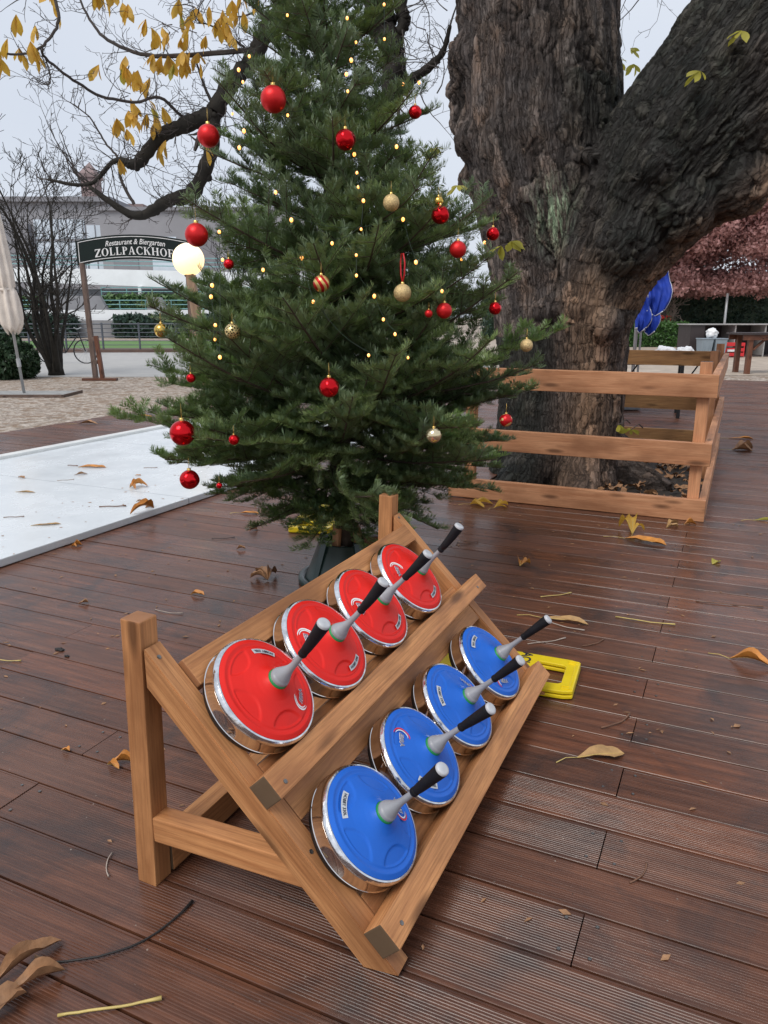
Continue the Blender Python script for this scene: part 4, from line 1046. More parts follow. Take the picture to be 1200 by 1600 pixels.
# ------------------------------------------------------------------ limbs and twigs of the chestnut
LIM = {'L1': [(-1.62, 6.4, 4.9), (-2.41, 6.38, 4.77), (-3.12, 6.27, 4.49), (-3.6, 6.27, 4.04), (-3.85, 6.15, 3.67), (-4.03, 6.07, 3.37), (-4.2, 5.99, 3.18), (-4.35, 5.92, 2.94)], 'L1a': [(-4.35, 5.92, 2.94), (-4.57, 5.82, 2.86), (-4.79, 5.72, 2.76), (-4.98, 5.63, 2.55), (-5.16, 5.55, 2.57), (-5.38, 5.45, 2.38), (-5.71, 5.3, 2.42)], 'L1b': [(-4.35, 5.92, 2.94), (-4.39, 5.9, 2.63), (-4.55, 5.83, 2.32), (-4.76, 5.73, 2.24), (-5.03, 5.61, 2.12), (-5.38, 5.45, 2.36)],
 'B': [(-1.66, 6.35, 4.5), (-2.26, 6.23, 4.63), (-2.97, 6.56, 4.5), (-3.06, 6.52, 3.95), (-3.05, 6.52, 3.67), (-3.0, 6.55, 3.55), (-2.94, 6.57, 3.31), (-3.02, 6.54, 2.98), (-3.32, 6.4, 2.68)], 'B2': [(-2.6, 6.4, 4.6), (-2.83, 6.62, 4.5), (-2.89, 6.6, 3.81), (-2.86, 6.61, 3.66), (-2.91, 6.59, 3.52), (-2.88, 6.6, 3.31), (-2.89, 6.59, 3.08)], 'M': [(-3.02, 6.54, 3.01), (-2.8, 6.64, 3.21), (-2.66, 6.7, 3.31), (-2.56, 6.75, 3.43), (-2.51, 6.77, 3.62)],
 't0': [(-3.12, 6.27, 4.49), (-4.0, 5.2, 4.2), (-4.61, 4.48, 3.46)], 't1': [(-4.61, 4.48, 3.46), (-4.58, 4.5, 3.28), (-4.64, 4.47, 3.16), (-4.77, 4.41, 3.06), (-4.98, 4.31, 3.05), (-5.14, 4.24, 3.06)], 't1b': [(-4.7, 4.44, 3.08), (-4.77, 4.52, 3.05), (-4.82, 4.82, 2.99), (-4.78, 5.06, 2.93), (-4.74, 5.41, 2.96), (-4.63, 5.57, 3.02), (-4.58, 5.82, 2.91), (-4.43, 5.89, 2.88)], 't1c': [(-4.77, 4.52, 3.05), (-4.75, 4.53, 2.96), (-4.76, 4.52, 2.88), (-4.83, 4.49, 2.89)], 't2': [(-4.0, 6.08, 3.44), (-4.5, 5.85, 3.4), (-4.84, 5.7, 3.4), (-5.13, 5.56, 3.51), (-5.26, 5.5, 3.67), (-5.35, 5.46, 3.9)], 't3': [(-5.38, 5.45, 2.39), (-5.48, 5.4, 2.51), (-5.57, 5.36, 2.65), (-5.65, 5.32, 2.83)], 't4': [(-5.03, 5.61, 2.22), (-5.11, 5.57, 2.39), (-5.14, 5.56, 2.6), (-5.22, 5.52, 2.72), (-5.33, 5.47, 2.92), (-5.48, 5.4, 3.04)], 't5': [(-4.35, 5.92, 3.01), (-4.42, 5.89, 3.18), (-4.46, 5.87, 3.34)], 't6': [(-5.45, 5.41, 2.4), (-5.51, 5.39, 2.6), (-5.57, 5.36, 2.81)], 't7': [(-4.08, 6.05, 3.45), (-4.22, 5.98, 3.55), (-4.34, 5.93, 3.62), (-4.43, 5.88, 3.64)], 't8': [(-3.9, 6.13, 3.6), (-3.97, 6.1, 3.76), (-4.01, 6.08, 3.95)], 't9': [(-3.69, 6.22, 3.9), (-3.79, 6.18, 3.81), (-4.09, 6.04, 3.69), (-4.24, 5.98, 3.71)]}
LRAD = {'L1': (.17, .085), 'L1a': (.062, .014), 'L1b': (.075, .018), 'B': (.15, .075), 'B2': (.07, .035), 'M': (.055, .015), 't0': (.03, .012), 't1': (.012, .006), 't1b': (.009, .014), 't1c': (.006, .003), 't2': (.022, .008), 't3': (.008, .003), 't4': (.015, .004), 't5': (.016, .007), 't6': (.008, .003), 't7': (.012, .005), 't8': (.02, .012), 't9': (.012, .004)}
RL = {'L1': (.18, .15, .12, .09, .075, .07, .07, .07), 'L1a': (.07, .062, .058, .05, .022, .017, .010), 'L1b': (.068, .06, .066, .055, .036, .014)}
def smooth_path(pts, k=5, wob=.0, r_=None):
    p = [Vector(q) for q in pts]; out = []
    for i in range(len(p) - 1):
        a = p[max(i - 1, 0)]; b = p[i]; c = p[i + 1]; d = p[min(i + 2, len(p) - 1)]
        for j in range(k):
            t = j / k
            q = .5 * ((2 * b) + (-a + c) * t + (2 * a - 5 * b + 4 * c - d) * t * t + (-a + 3 * b - 3 * c + d) * t ** 3)
            if wob: q += Vector((r_.uniform(-1, 1), r_.uniform(-1, 1), r_.uniform(-1, 1))) * wob
            out.append(q)
    out.append(p[-1]); return out
def twiggery(mb, p, d, L, rad, depth, r_, up=.0, kink=.35, minr=.0016, n=None, shrink=.62, seg=4):
    """a crooked twig with side twigs"""
    n = n or max(3, int(L / .07)); n = min(n, 12); st = L / n; pts = [p.copy()]; rs = [rad]; d = d.normalized(); nodes = []
    for i in range(n):
        d = (d + Vector((r_.gauss(0, 1), r_.gauss(0, 1), r_.gauss(0, 1))) * kink * .42 + Vector((0, 0, up)) * .18).normalized()
        p = p + d * st; pts.append(p.copy()); rs.append(max(minr, rad * (1 - .75 * (i + 1) / n))); nodes.append((p.copy(), d.copy(), (i + 1) / n))
    mb.tube(pts, rs, seg, False)
    if depth <= 0: return
    for q, dd, t in nodes:
        if t < .15: continue
        if r_.random() < .72:
            ax = Vector((r_.gauss(0, 1), r_.gauss(0, 1), r_.gauss(0, 1))); sd = dd.cross(ax)
            if sd.length < 1e-3: continue
            sd.normalize(); a = r_.uniform(.5, 1.15)
            twiggery(mb, q, dd * math.cos(a) + sd * math.sin(a), L * shrink * r_.uniform(.5, 1.1) * (1.1 - .5 * t), max(minr, rad * .55 * (1 - .6 * t)), depth - 1, r_, up, kink, minr, None, shrink, seg)
def leaf_shape(L, Wd, droop, r_, nL=5):
    """obovate leaflet along +X with a fold on the midrib and a curl"""
    V = []; c = r_.uniform(.10, .28); tw = r_.uniform(-.5, .5)
    for i in range(nL + 1):
        t = i / nL; w = Wd * (math.sin(math.pi * min(1, t * .92 + .03) ** 1.45) ** .8 + .02) * .5
        if i == nL: w = Wd * .03
        x = L * t; z = -droop * L * t * t
        for s in (-1, 0, 1):
            a = tw * t; y = s * w; zz = c * abs(s) * w * 1.2 + r_.uniform(-.02, .02) * Wd
            V.append(Vector((x, y * math.cos(a) - zz * math.sin(a), z + zz * math.cos(a) + y * math.sin(a))))
    F = [(i * 3 + j, i * 3 + j + 1, (i + 1) * 3 + j + 1, (i + 1) * 3 + j) for i in range(nL) for j in range(2)]
    return V, F
def hang_leaves(mb, p, n, L, r_, down=1.0):
    """a drooping chestnut leaf: n leaflets from one stalk end"""
    p = Vector(p); az = r_.uniform(0, 6.28)
    for k in range(n):
        l = L * r_.uniform(.6, 1.1); V, F = leaf_shape(l, l * r_.uniform(.30, .42), r_.uniform(.05, .35), r_)
        a = az + (k - (n - 1) / 2) * r_.uniform(.5, .8); el = -r_.uniform(.7, 1.35) * down + (1 - down) * r_.uniform(-.5, .5)
        m = Matrix.Rotation(a, 3, 'Z') @ Matrix.Rotation(-el, 3, 'Y') @ Matrix.Rotation(r_.uniform(-.9, .9), 3, 'X')
        mb.add([m @ v + p for v in V], F)
LV = [(-4.83, 4.38, 3.26), (-4.87, 4.36, 3.08), (-4.95, 4.33, 3.16), (-4.93, 4.33, 3.02), (-4.77, 4.63, 3.46), (-4.67, 4.89, 3.5), (-4.56, 4.95, 3.52), (-4.52, 5.07, 3.54), (-4.54, 5.73, 3.7), (-4.72, 5.64, 3.52), (-4.61, 5.69, 3.56), (-4.6, 5.7, 3.28), (-4.68, 5.66, 3.32), (-4.44, 5.77, 3.35), (-5.0, 5.51, 3.24), (-4.9, 5.56, 3.29), (-4.94, 5.54, 3.17), (-4.9, 5.56, 2.78), (-4.84, 5.59, 2.98), (-4.8, 5.61, 2.95), (-4.65, 5.67, 2.66), (-4.98, 5.52, 2.93), (-4.8, 5.6, 2.87), (-4.74, 5.63, 2.76), (-4.96, 5.53, 2.58), (-4.37, 5.81, 2.66), (-4.13, 5.91, 3.7), (-4.2, 5.88, 3.68), (-4.28, 5.84, 3.52), (-4.03, 5.96, 3.73), (-4.33, 5.82, 3.44), (-4.47, 5.76, 3.63), (-4.65, 5.67, 3.42), (-4.37, 5.8, 3.68), (-4.5, 5.74, 3.49), (-4.18, 5.89, 3.75), (-4.18, 5.89, 3.59), (-4.79, 5.61, 3.2), (-4.53, 5.73, 3.44)]
SAP = [(-0.77, 5.81, 0.47), (-0.67, 5.75, 0.45), (-1.51, 5.36, 1.75), (-1.57, 5.33, 1.72), (-0.2, 5.55, 2.91), (-0.41, 5.52, 2.71), (-2.44, 6.14, 2.54), (-2.12, 5.96, 2.23), (-1.12, 7.41, 3.45), (-1.1, 7.53, 3.36), (-1.21, 7.37, 3.36), (-2.39, 6.16, 2.56)]
def chestnut_limbs():
    r_ = random.Random(17); r0 = CHEST
    for k in ('L1', 'L1a', 'L1b', 'B', 'B2', 'M'):
        p = smooth_path(LIM[k], 8, LRAD[k][1] * .16, r_); a, b = LRAD[k]; n = len(p)
        rr = RL.get(k)
        rs = [float(np.interp(i / (n - 1), np.linspace(0, 1, len(rr)), rr)) if rr else a + (b - a) * i / (n - 1) for i in range(n)]
        mb = MB().tube(p, [q * r_.uniform(.86, 1.16) for q in rs], 16)
        for i in range(n):
            if rs[i] > .03 and r_.random() < .5:
                o_ = Vector((r_.gauss(0, 1), r_.gauss(0, 1), r_.gauss(0, 1) - .4)).normalized() * rs[i] * .75; mb.ball(p[i] + o_, rs[i] * r_.uniform(.35, .6), 8)
        part(mb, 'limb', M['bark_dark'], r0, True)
    mb = MB()
    for k in LIM:
        if k[0] == 't':
            p = smooth_path(LIM[k], 6, .004, r_); a, b = LRAD[k]; n = len(p)
            mb.tube(p, [a + (b - a) * i / (n - 1) for i in range(n)], 6)
        p = smooth_path(LIM[k], 6); a, b = LRAD[k]
        inner = k in ('B', 'B2', 'M')
        for i in range(2, len(p) - 1):
            t = i / len(p)
            if k in ('L1', 't0') and t < .45: continue
            for _ in range(2 if k[0] == 'L' else 1):
                if r_.random() < (.62 if k[0] != 't' else .55):
                    d = (p[i + 1] - p[i]).normalized(); sd = d.cross(Vector((r_.gauss(0, 1), r_.gauss(0, 1), r_.gauss(0, 1)))).normalized()
                    L = r_.uniform(.14, .42) if k[0] != 't' else r_.uniform(.08, .26)
                    twiggery(mb, p[i], d * .35 + sd * .9 + Vector((-.25, -.1, .15)), L, .0055 if k[0] != 't' else .0038, 2, r_, .25, .5, .0017)
        twiggery(mb, p[-1], (p[-1] - p[-2]), .35, max(.003, b * .6), 2, r_, .3, .4, .0017)
    # twigs that come down from limbs above the picture
    for x, y, z in LV[4:]:
        if r_.random() < .75:
            q = Vector((x, y, z)); twiggery(mb, q + Vector((r_.uniform(-.1, .3), r_.uniform(-.1, .1), r_.uniform(.05, .35))), Vector((r_.uniform(-1, .4), r_.uniform(-.5, .5), r_.uniform(-.6, .4))), r_.uniform(.25, .5), .005, 2, r_, .05, .6, .0017)
    # thin shoots beside the trunk and in the gap of the fork
    for x, y, z in [(-1.12, 7.41, 3.45), (-1.2, 7.45, 3.7), (-1.0, 7.5, 3.8)]:
        twiggery(mb, Vector((x + .1, y, z + .4)), Vector((-.3, 0, -1)), .55, .006, 2, r_, -.2, .6, .0017)
    for k in range(9):
        twiggery(mb, Vector((-2.35 - r_.uniform(0, .5), 6.5, 2.9 + r_.uniform(0, 1.0))), Vector((r_.uniform(-1, 1), 0, r_.uniform(-.6, 1))), .5, .006, 2, r_, .1, .5, .0017)
    part(mb, 'twigs', M['bark_grey'], r0)
    ml = MB()
    for p in LV:
        for _ in range(r_.choice([1, 2, 2, 3])): hang_leaves(ml, Vector(p) + Vector((r_.uniform(-.13, .13), r_.uniform(-.12, .12), r_.uniform(-.06, .10))), r_.choice([2, 3, 4]), .150, r_)
    part(ml, 'autumn_leaves', M['yleaf'], r0, True)
    ml = MB()
    for i, p in enumerate(SAP):
        hang_leaves(ml, p, 5, .12 if i > 1 else .10, r_, .35)
    for i in (14, 19, 11, 8): hang_leaves(ml, Vector(LV[i]) + Vector((.03, 0, .02)), 3, .15, r_)
    part(ml, 'young_leaves', M['gleaf'], r0, True)
    mb = MB()
    for x, y, z in SAP[:6]: mb.tube([(x, y, z), (x + .04, y + .12, z + .03), (x + .05, y + .3, z - .02)], [.003, .004, .005], 6)
    part(mb, 'young_shoots', M['bark_grey'], r0)
    # leaves heaped in the pit
    mp = MB()
    for k in range(420):
        x = r_.uniform(PIT[0] + .06, PIT[1] - .06); y = r_.uniform(PIT[2] + .05, PIT[3] - .08)
        if r_.random() > .35 + .65 * (x + 1.0 > 0): continue
        V, F = leaf_shape(r_.uniform(.06, .13), r_.uniform(.025, .05), r_.uniform(-.3, .3), r_)
        m = Matrix.Rotation(r_.uniform(0, 6.28), 3, 'Z') @ Matrix.Rotation(r_.uniform(-.4, .4), 3, 'Y') @ Matrix.Rotation(r_.uniform(-.6, .6), 3, 'X')
        mp.add([m @ v + Vector((x, y, -.012 + r_.uniform(0, .03))) for v in V], F)
    tag(mp.build('fallen_leaves', M['brownleaf'], None, True), 'brown leaves heaped on the soil round the chestnut roots', 'leaf litter', kind='stuff')
chestnut_limbs()

# ------------------------------------------------------------------ left background
def leaf_cloud(name, pts, size, mat, parent=None, jit=.5, asp=.45):
    """many small leaf quads at pts (n,3)"""
    n = len(pts); a = rng.normal(size=(n, 3)); a /= np.linalg.norm(a, axis=1)[:, None]; b = rng.normal(size=(n, 3)); b -= a * np.sum(a * b, 1)[:, None]; b /= np.linalg.norm(b, axis=1)[:, None]
    s = size * rng.uniform(1 - jit, 1 + jit, n)[:, None]
    V = np.stack([pts - a * s, pts + b * s * asp, pts + a * s, pts - b * s * asp], 1).reshape(-1, 3)
    return npmesh(name, V, np.arange(n * 4, dtype=np.int32).reshape(n, 4), mat, parent)
def box_cloud(c0, ax, ay, h, n, rough=.06):
    """points on the skin of a hedge block: centre line start c0, vectors ax (length) and ay (depth), height h"""
    u = rng.random(n); v = rng.random(n); w = rng.random(n); f = rng.random(n)
    u = np.where(f < .08, (rng.random(n) < .5) * 1.0, u); v = np.where((f >= .08) & (f < .62), (rng.random(n) < .5) * 1.0, v); w = np.where(f >= .62, 1.0, w)
    P = np.array(c0)[None] + u[:, None] * np.array(ax)[None] + v[:, None] * np.array(ay)[None] + np.stack([0 * w, 0 * w, w * h], 1)
    return P + rng.normal(0, rough, (n, 3))
def hedge(name, l0, l1, d, dep, z0, h, n, size, mat, label, cat='hedge', group=None, rough=.06):
    c = W((l0 + l1) / 2, d + dep / 2, z0); r0 = empty(name, c); tag(r0, label, cat, group)
    ax = np.array(W(l1 - l0, 0)); ay = np.array(W(0, dep)); c0 = np.array(W(l0, d, z0))
    core = MB(); e = .10 * min(1, dep)
    p = [W(l0 + e, d + e, z0), W(l1 - e, d + e, z0), W(l1 - e, d + dep - e, z0), W(l0 + e, d + dep - e, z0)]
    core.add(p + [q + Vector((0, 0, h - e)) for q in p], [(0, 3, 2, 1), (4, 5, 6, 7), (0, 1, 5, 4), (1, 2, 6, 5), (2, 3, 7, 6), (3, 0, 4, 7)])
    part(core, 'branch_core', M['thuja'], r0)
    leaf_cloud('leaves', box_cloud(c0, ax, ay, h, n, rough), size, mat, r0)
    return r0
def wbox(mb, l0, l1, d0, d1, z0, z1):
    p = [W(l0, d0, z0), W(l1, d0, z0), W(l1, d1, z0), W(l0, d1, z0)]
    mb.add(p + [Vector((q.x, q.y, z1)) for q in p], [(0, 3, 2, 1), (4, 5, 6, 7), (0, 1, 5, 4), (1, 2, 6, 5), (2, 3, 7, 6), (3, 0, 4, 7)]); return mb

# closed parasol with its slab
def parasol():
    b = W(-6.17, 13.1, -.05); r0 = empty('closed_parasol', b); tag(r0, 'closed cream canvas parasol on a grey pole, standing on the gravel', 'parasol')
    top = W(-6.02 - .40, 13.1, 3.9); lean = (top - b)
    def at(z): return b + lean * ((z + .05) / 3.95)
    part(MB().tube([at(-.03), at(3.85)], .024, 14), 'pole', M['pole'], r0, True)
    part(MB().tube([at(.42), at(.56)], .034, 12), 'clamp', M['pole'], r0)
    seg = 48; V = []; zs = [1.0, 1.02, 1.08, 1.18, 1.32, 1.5, 1.62, 1.68, 1.74, 1.95, 2.3, 2.7, 3.1, 3.5, 3.75, 3.88]
    rs = [q * .78 for q in (.10, .15, .185, .20, .205, .195, .185, .155, .18, .185, .17, .15, .12, .085, .05, .012)]
    for z, q in zip(zs, rs):
        c = at(z)
        for k in range(seg):
            a = 2 * math.pi * k / seg; f = 1 + .22 * math.sin(a * 8 + z * .9) * min(1, q / .12) + .06 * math.sin(a * 3 + z * 5)
            dz = .045 * math.sin(a * 8 + 1) + .05 * noise.noise(Vector((math.cos(a) * 2, math.sin(a) * 2, z * 6))) if z < 1.7 else 0
            if z < 1.7: f += .18 * noise.noise(Vector((math.cos(a) * 3, math.sin(a) * 3, z * 7)))
            V.append((c.x + q * f * math.cos(a), c.y + q * f * math.sin(a), c.z + dz))
    F = [(i * seg + k, i * seg + (k + 1) % seg, (i + 1) * seg + (k + 1) % seg, (i + 1) * seg + k) for i in range(len(zs) - 1) for k in range(seg)]
    part(MB().add(V, F), 'canopy', M['canvas'], r0, True)
    c = at(1.68); mt = Matrix.Translation(c); part(MB().lathe([(.128, -.02), (.134, -.015), (.134, .015), (.128, .02)], 32, mt), 'tie_band', M['canvas'], r0, True)
    s = MB(); wbox(s, -7.6, -5.35, 12.72, 13.5, -.052, -.020); part(s, 'base_slab', M['slab'], r0)
    s = MB(); wbox(s, -7.6, -5.32, 12.66, 12.715, -.052, -.008); wbox(s, -5.345, -5.32, 12.72, 13.5, -.052, -.008); part(s, 'base_edge', M['greywood'], r0)
parasol()

# gate sign --------------------------------------------------------------
def serif(ch):
    """outline pieces of a roman capital on a unit cell: list of polygons, and the advance"""
    def rc(a, b, c, d): return [(a, b), (c, b), (c, d), (a, d)]
    def ring(cx, cy, ox, oy, ix, iy, t0, t1, n=20):
        out = []
        for i in range(n):
            a, b = math.radians(t0 + (t1 - t0) * i / n), math.radians(t0 + (t1 - t0) * (i + 1) / n)
            out.append([(cx + ix * math.cos(a), cy + iy * math.sin(a)), (cx + ox * math.cos(a), cy + oy * math.sin(a)), (cx + ox * math.cos(b), cy + oy * math.sin(b)), (cx + ix * math.cos(b), cy + iy * math.sin(b))])
        return out
    def stem(x): return [rc(x, 0, x + .2, 1), rc(x - .09, 0, x + .29, .06), rc(x - .09, .94, x + .29, 1)]
    if ch == 'Z': return [rc(.02, .90, .78, 1), rc(0, 0, .80, .10), [(.52, .90), (.78, .90), (.27, .10), (0, .10)], rc(.02, .74, .08, .90), rc(.74, .10, .80, .28)], .88
    if ch == 'O': return ring(.46, .5, .46, .53, .25, .47, 0, 360, 36), 1.0
    if ch == 'L': return stem(.1) + [rc(.1, 0, .74, .07), rc(.67, .07, .74, .30)], .82
    if ch == 'P': return stem(.1) + ring(.32, .735, .38, .265, .17, .205, -90, 90, 18), .80
    if ch == 'A': return [[(.40, 1.02), (.53, 1.02), (.86, 0), (.62, 0)], [(.40, 1.02), (.46, 1.0), (.17, 0), (.08, 0)], rc(.22, .30, .64, .37), rc(0, 0, .30, .05), rc(.54, 0, .96, .05)], 1.0
    if ch == 'C': return ring(.50, .5, .48, .53, .27, .46, 52, 308, 30) + [rc(.76, .70, .83, 1.0), rc(.76, .02, .83, .26)], .94
    if ch == 'K': return stem(.1) + [[(.30, .44), (.30, .54), (.70, .96), (.80, .96)], [(.40, .60), (.52, .68), (.92, .0), (.66, .0)], rc(.62, .94, .90, 1), rc(.60, 0, .98, .05)], 1.02
    if ch == 'H': return stem(.1) + stem(.70) + [rc(.3, .47, .70, .54)], 1.08
    if ch == 'F': return stem(.1) + [rc(.1, .93, .74, 1), rc(.68, .72, .74, .93), rc(.3, .47, .56, .54), rc(.52, .38, .58, .63)], .80
def gate():
    b = W(-5.0, 16.3, -.05); r0 = empty('entrance_gate_sign', b); tag(r0, 'dark arched restaurant sign with white lettering on two timber posts', 'sign')
    D = 16.3; L0, L1 = -6.27, -3.95; zc = 2.26; h = .47; rise = .13
    LC, HW = (L0 + L1) / 2, (L1 - L0) / 2
    def arch(l): return rise * (1 - ((l - LC) / HW) ** 2)
    n = 40
    def strip(l0, l1, lo, hi, d0, d1, m_):
        V = []
        for i in range(n + 1):
            l = l0 + (l1 - l0) * i / n; a = arch(l)
            for dd, zz in ((d0, lo), (d0, hi), (d1, hi), (d1, lo)): V.append(W(l, dd, zc + a + zz))
        m_.add(V, [(i * 4 + k, i * 4 + (k + 1) % 4, i * 4 + 4 + (k + 1) % 4, i * 4 + 4 + k) for i in range(n) for k in range(4)] + [(0, 3, 2, 1), (n * 4, n * 4 + 1, n * 4 + 2, n * 4 + 3)])
    m_ = MB(); strip(L0, L1, 0, h, D - .03, D + .03, m_); bd = part(m_, 'sign_board', M['signboard'], r0)
    m_ = MB(); q = D - .036
    strip(L0 + .05, L1 - .05, h - .045, h - .033, q, q + .004, m_); strip(L0 + .05, L1 - .05, .033, .045, q, q + .004, m_)
    for l in (L0 + .05, L1 - .062): strip(l, l + .012, .05, h - .05, q, q + .004, m_)
    bo = part(m_, 'border_line', M['inkwhite'], r0); bo.parent = bd; bo.location = -b * 0
    def lay(polys, l, z, s, m_, k=0):
        for i, pg in enumerate(polys):
            dd = D - .034 - .0006 * (i % 5)
            m_.add([W(l + x * s, dd, zc + arch(l + x * s) + z + y * s) for x, y in pg], [tuple(range(len(pg)))])
    m_ = MB(); word = 'ZOLLPACKHOF'; s = .150; adv = [serif(c)[1] * s * 1.06 for c in word]; l = LC - sum(adv) / 2 + .03
    for c, a in zip(word, adv):
        lay(serif(c)[0], l, .085, s, m_); l += a
    o = part(m_, 'lettering', M['inkwhite'], r0); o.parent = bd; o.location = (0, 0, 0)
    V, F = text_mesh('Restaurant & Biergarten', .145, .28, .0012)
    o = part(MB().add([W(LC + .05 + x * .86, D - .036 - z, zc + arch(LC + x) + .328 + y) for x, y, z in V], F), 'lettering', M['inkwhite'], r0); o.parent = bd; o.location = (0, 0, 0)
    bo.location = (0, 0, 0)
    # parts of the board were built in world space: shift them with the board
    for o in bd.children: o.matrix_parent_inverse = Matrix.Identity(4)
    beam('post', W(-6.12, D, -.05), W(-6.18, D, zc + .05), .10, .09, tuple(W(1, 0)), M['greywood'], r0)
    beam('post', W(-4.02, D, -.05), W(-4.02, D, zc + .05), .10, .09, tuple(W(1, 0)), M['greywood'], r0)
    beam('side_post', W(-5.92, D - .15, .0), W(-5.98, D - .15, .86), .08, .08, tuple(W(1, 0)), M['tablewood'], r0)
    beam('foot_plank', W(-6.32, D - .2, -.025), W(-5.60, D - .2, -.025), .12, .05, (0, 0, 1), M['tablewood'], r0)
    for z in (.34, .80): beam('cross_rail', W(-6.09, D - .07, z), W(-5.99, D - .14, z - .02), .05, .07, (0, 0, 1), M['greywood'], r0)
gate()

def lamp():
    b = W(-3.06, 13.0, -.05); r0 = empty('globe_lamp', b); tag(r0, 'lit opal globe lamp on a rough wooden post beside the sign', 'street lamp')
    beam('post', W(-2.99, 13.0, -.05), W(-3.17, 13.0, 1.93), .17, .13, tuple(W(1, 0)), M['postwood'], r0, .012)
    beam('side_plank', W(-2.90, 12.92, -.05), W(-3.05, 12.92, 1.0), .10, .03, tuple(W(0, 1)), M['postwood'], r0, .005)
    part(MB().lathe([(.075, -.02), (.085, 0), (.085, .05), (.06, .08)], 20, Matrix.Translation(W(-3.185, 13.0, 1.90))), 'collar', M['greywood'], r0, True)
    part(MB().ball(W(-3.19, 13.0, 2.15), .255, 32), 'globe', M['globe'], r0, True)
lamp()

def railing():
    b = W(-12, 29.2, -.05); r0 = empty('river_railing', b); tag(r0, 'long dark steel railing along the far edge of the promenade', 'railing')
    def curve(l): return 29.2 + .05 * (l + 7)
    for i, l in enumerate(np.arange(-24, 2.5, 1.35)):
        part(MB().bbox(W(float(l), curve(l), .48), (.06, .06, 1.1), .008, Matrix.Rotation(R(24.757), 3, 'Z')), 'post', M['railgrey'], r0)
    for z in (.98, .82, .67, .52, .37, .22):
        part(MB().tube([W(l, curve(l), z) for l in np.linspace(-24, 2.5, 12)], .022 if z > .9 else .013, 8), 'rail', M['railgrey'], r0, True)
    s = MB(); p = [W(l, curve(l) + o, z) for l in np.linspace(-24, 2.5, 12) for o, z in ((-.15, -.052), (-.15, .06), (.25, .06), (.25, -.052))]
    s.add(p, [(i * 4 + k, i * 4 + (k + 1) % 4, i * 4 + 4 + (k + 1) % 4, i * 4 + 4 + k) for i in range(11) for k in range(4)]); part(s, 'kerb', M['brown'], r0)
railing()

def terraces():
    """white embankment terraces on the far bank"""
    r0 = empty('embankment_terrace', W(-22, 60, -.05)); tag(r0, 'white concrete embankment terraces with steps and green steel rails across the river', 'terrace')
    m_ = MB(); wbox(m_, -50, -2, 50, 50.6, 1.02, 1.66); part(m_, 'parapet', M['whiteconc'], r0)
    m_ = MB(); p = []
    for l, z0, z1 in ((-60, 4.3, 5.55), (-27.8, 3.80, 4.85), (-15, 3.34, 4.58), (-2, 2.9, 4.3)):
        p += [W(l, 60, z0), W(l, 60, z1), W(l, 60.8, z1), W(l, 60.8, z0)]
    m_.add(p, [(i * 4 + k, i * 4 + (k + 1) % 4, i * 4 + 4 + (k + 1) % 4, i * 4 + 4 + k) for i in range(3) for k in range(4)] + [(0, 3, 2, 1), (12, 13, 14, 15)]); part(m_, 'upper_parapet', M['whiteconc'], r0)
    m_ = MB(); wbox(m_, -60, -2, 61, 74, -.05, 3.3); part(m_, 'back_wall', M['greyconc'], r0)
    m_ = MB(); wbox(m_, -50, -2, 50.7, 60, -.05, 1.0); part(m_, 'lower_wall', M['greyconc'], r0)
    for l in np.arange(-27, -4, 4.2):
        m_ = MB(); wbox(m_, float(l), float(l) + .22, 59.7, 59.95, 1.0, 3.45); part(m_, 'pillar', M['whiteconc'], r0)
    # sloping concrete ramps
    for l0, l1, z0, z1, d in ((-24.5, -20.6, 1.1, 2.7, 57), (-17.2, -16.2, 1.1, 2.6, 57), (-19.3, -16.8, -.05, 1.0, 49.2)):
        m_ = MB(); q = [W(l0, d, z0), W(l1 + .8, d, z0), W(l1, d, z1), W(l0, d, z1)]; m_.add(q + [v + Vector(W(0, .5)) for v in q], [(0, 3, 2, 1)[::-1], (4, 5, 6, 7)[::-1], (0, 1, 5, 4), (1, 2, 6, 5), (2, 3, 7, 6), (3, 0, 4, 7)]); part(m_, 'ramp', M['greyconc'], r0)
    for d, zs, l0, l1 in ((58.0, (1.55, 1.8, 2.1, 2.4), -29, -4), (59.2, (2.75, 3.05, 3.35), -21.2, -4)):
        for z in zs: part(MB().tube([W(l0, d, z), W(l1, d, z)], .035, 6), 'rail', M['railteal'], r0)
        for l in np.arange(l0, l1, 1.9): part(MB().tube([W(float(l), d, zs[0] - .4), W(float(l), d, zs[-1])], .035, 6), 'rail_post', M['railteal'], r0)
    for z in (4.9, 5.2, 5.5): part(MB().tube([W(-30, 60.3, z + .25), W(-3, 60.3, z - .15)], .035, 6), 'rail', M['railteal'], r0)
terraces()
hedge('terrace_hedge', -20.8, -3, 58.6, .9, 1.0, 1.65, 9000, .16, M['farhedge'], 'clipped green hedge on the upper white terrace', rough=.1)
hedge('bank_hedge', -30, -19.4, 48.0, 1.2, -.05, 1.2, 7000, .16, M['tallhedge'], 'dark hedge under the lower white parapet, left of the concrete ramp', rough=.12)
hedge('bank_hedge', -16.6, -3, 48.0, 1.2, -.05, 1.2, 7000, .16, M['tallhedge'], 'dark hedge under the lower white parapet, right of the concrete ramp', rough=.12)
hedge('terrace_hedge', -32, -24.8, 58.6, .9, 1.0, 1.5, 5000, .16, M['farhedge'], 'green hedge on the upper terrace behind the bare shrub', rough=.1)

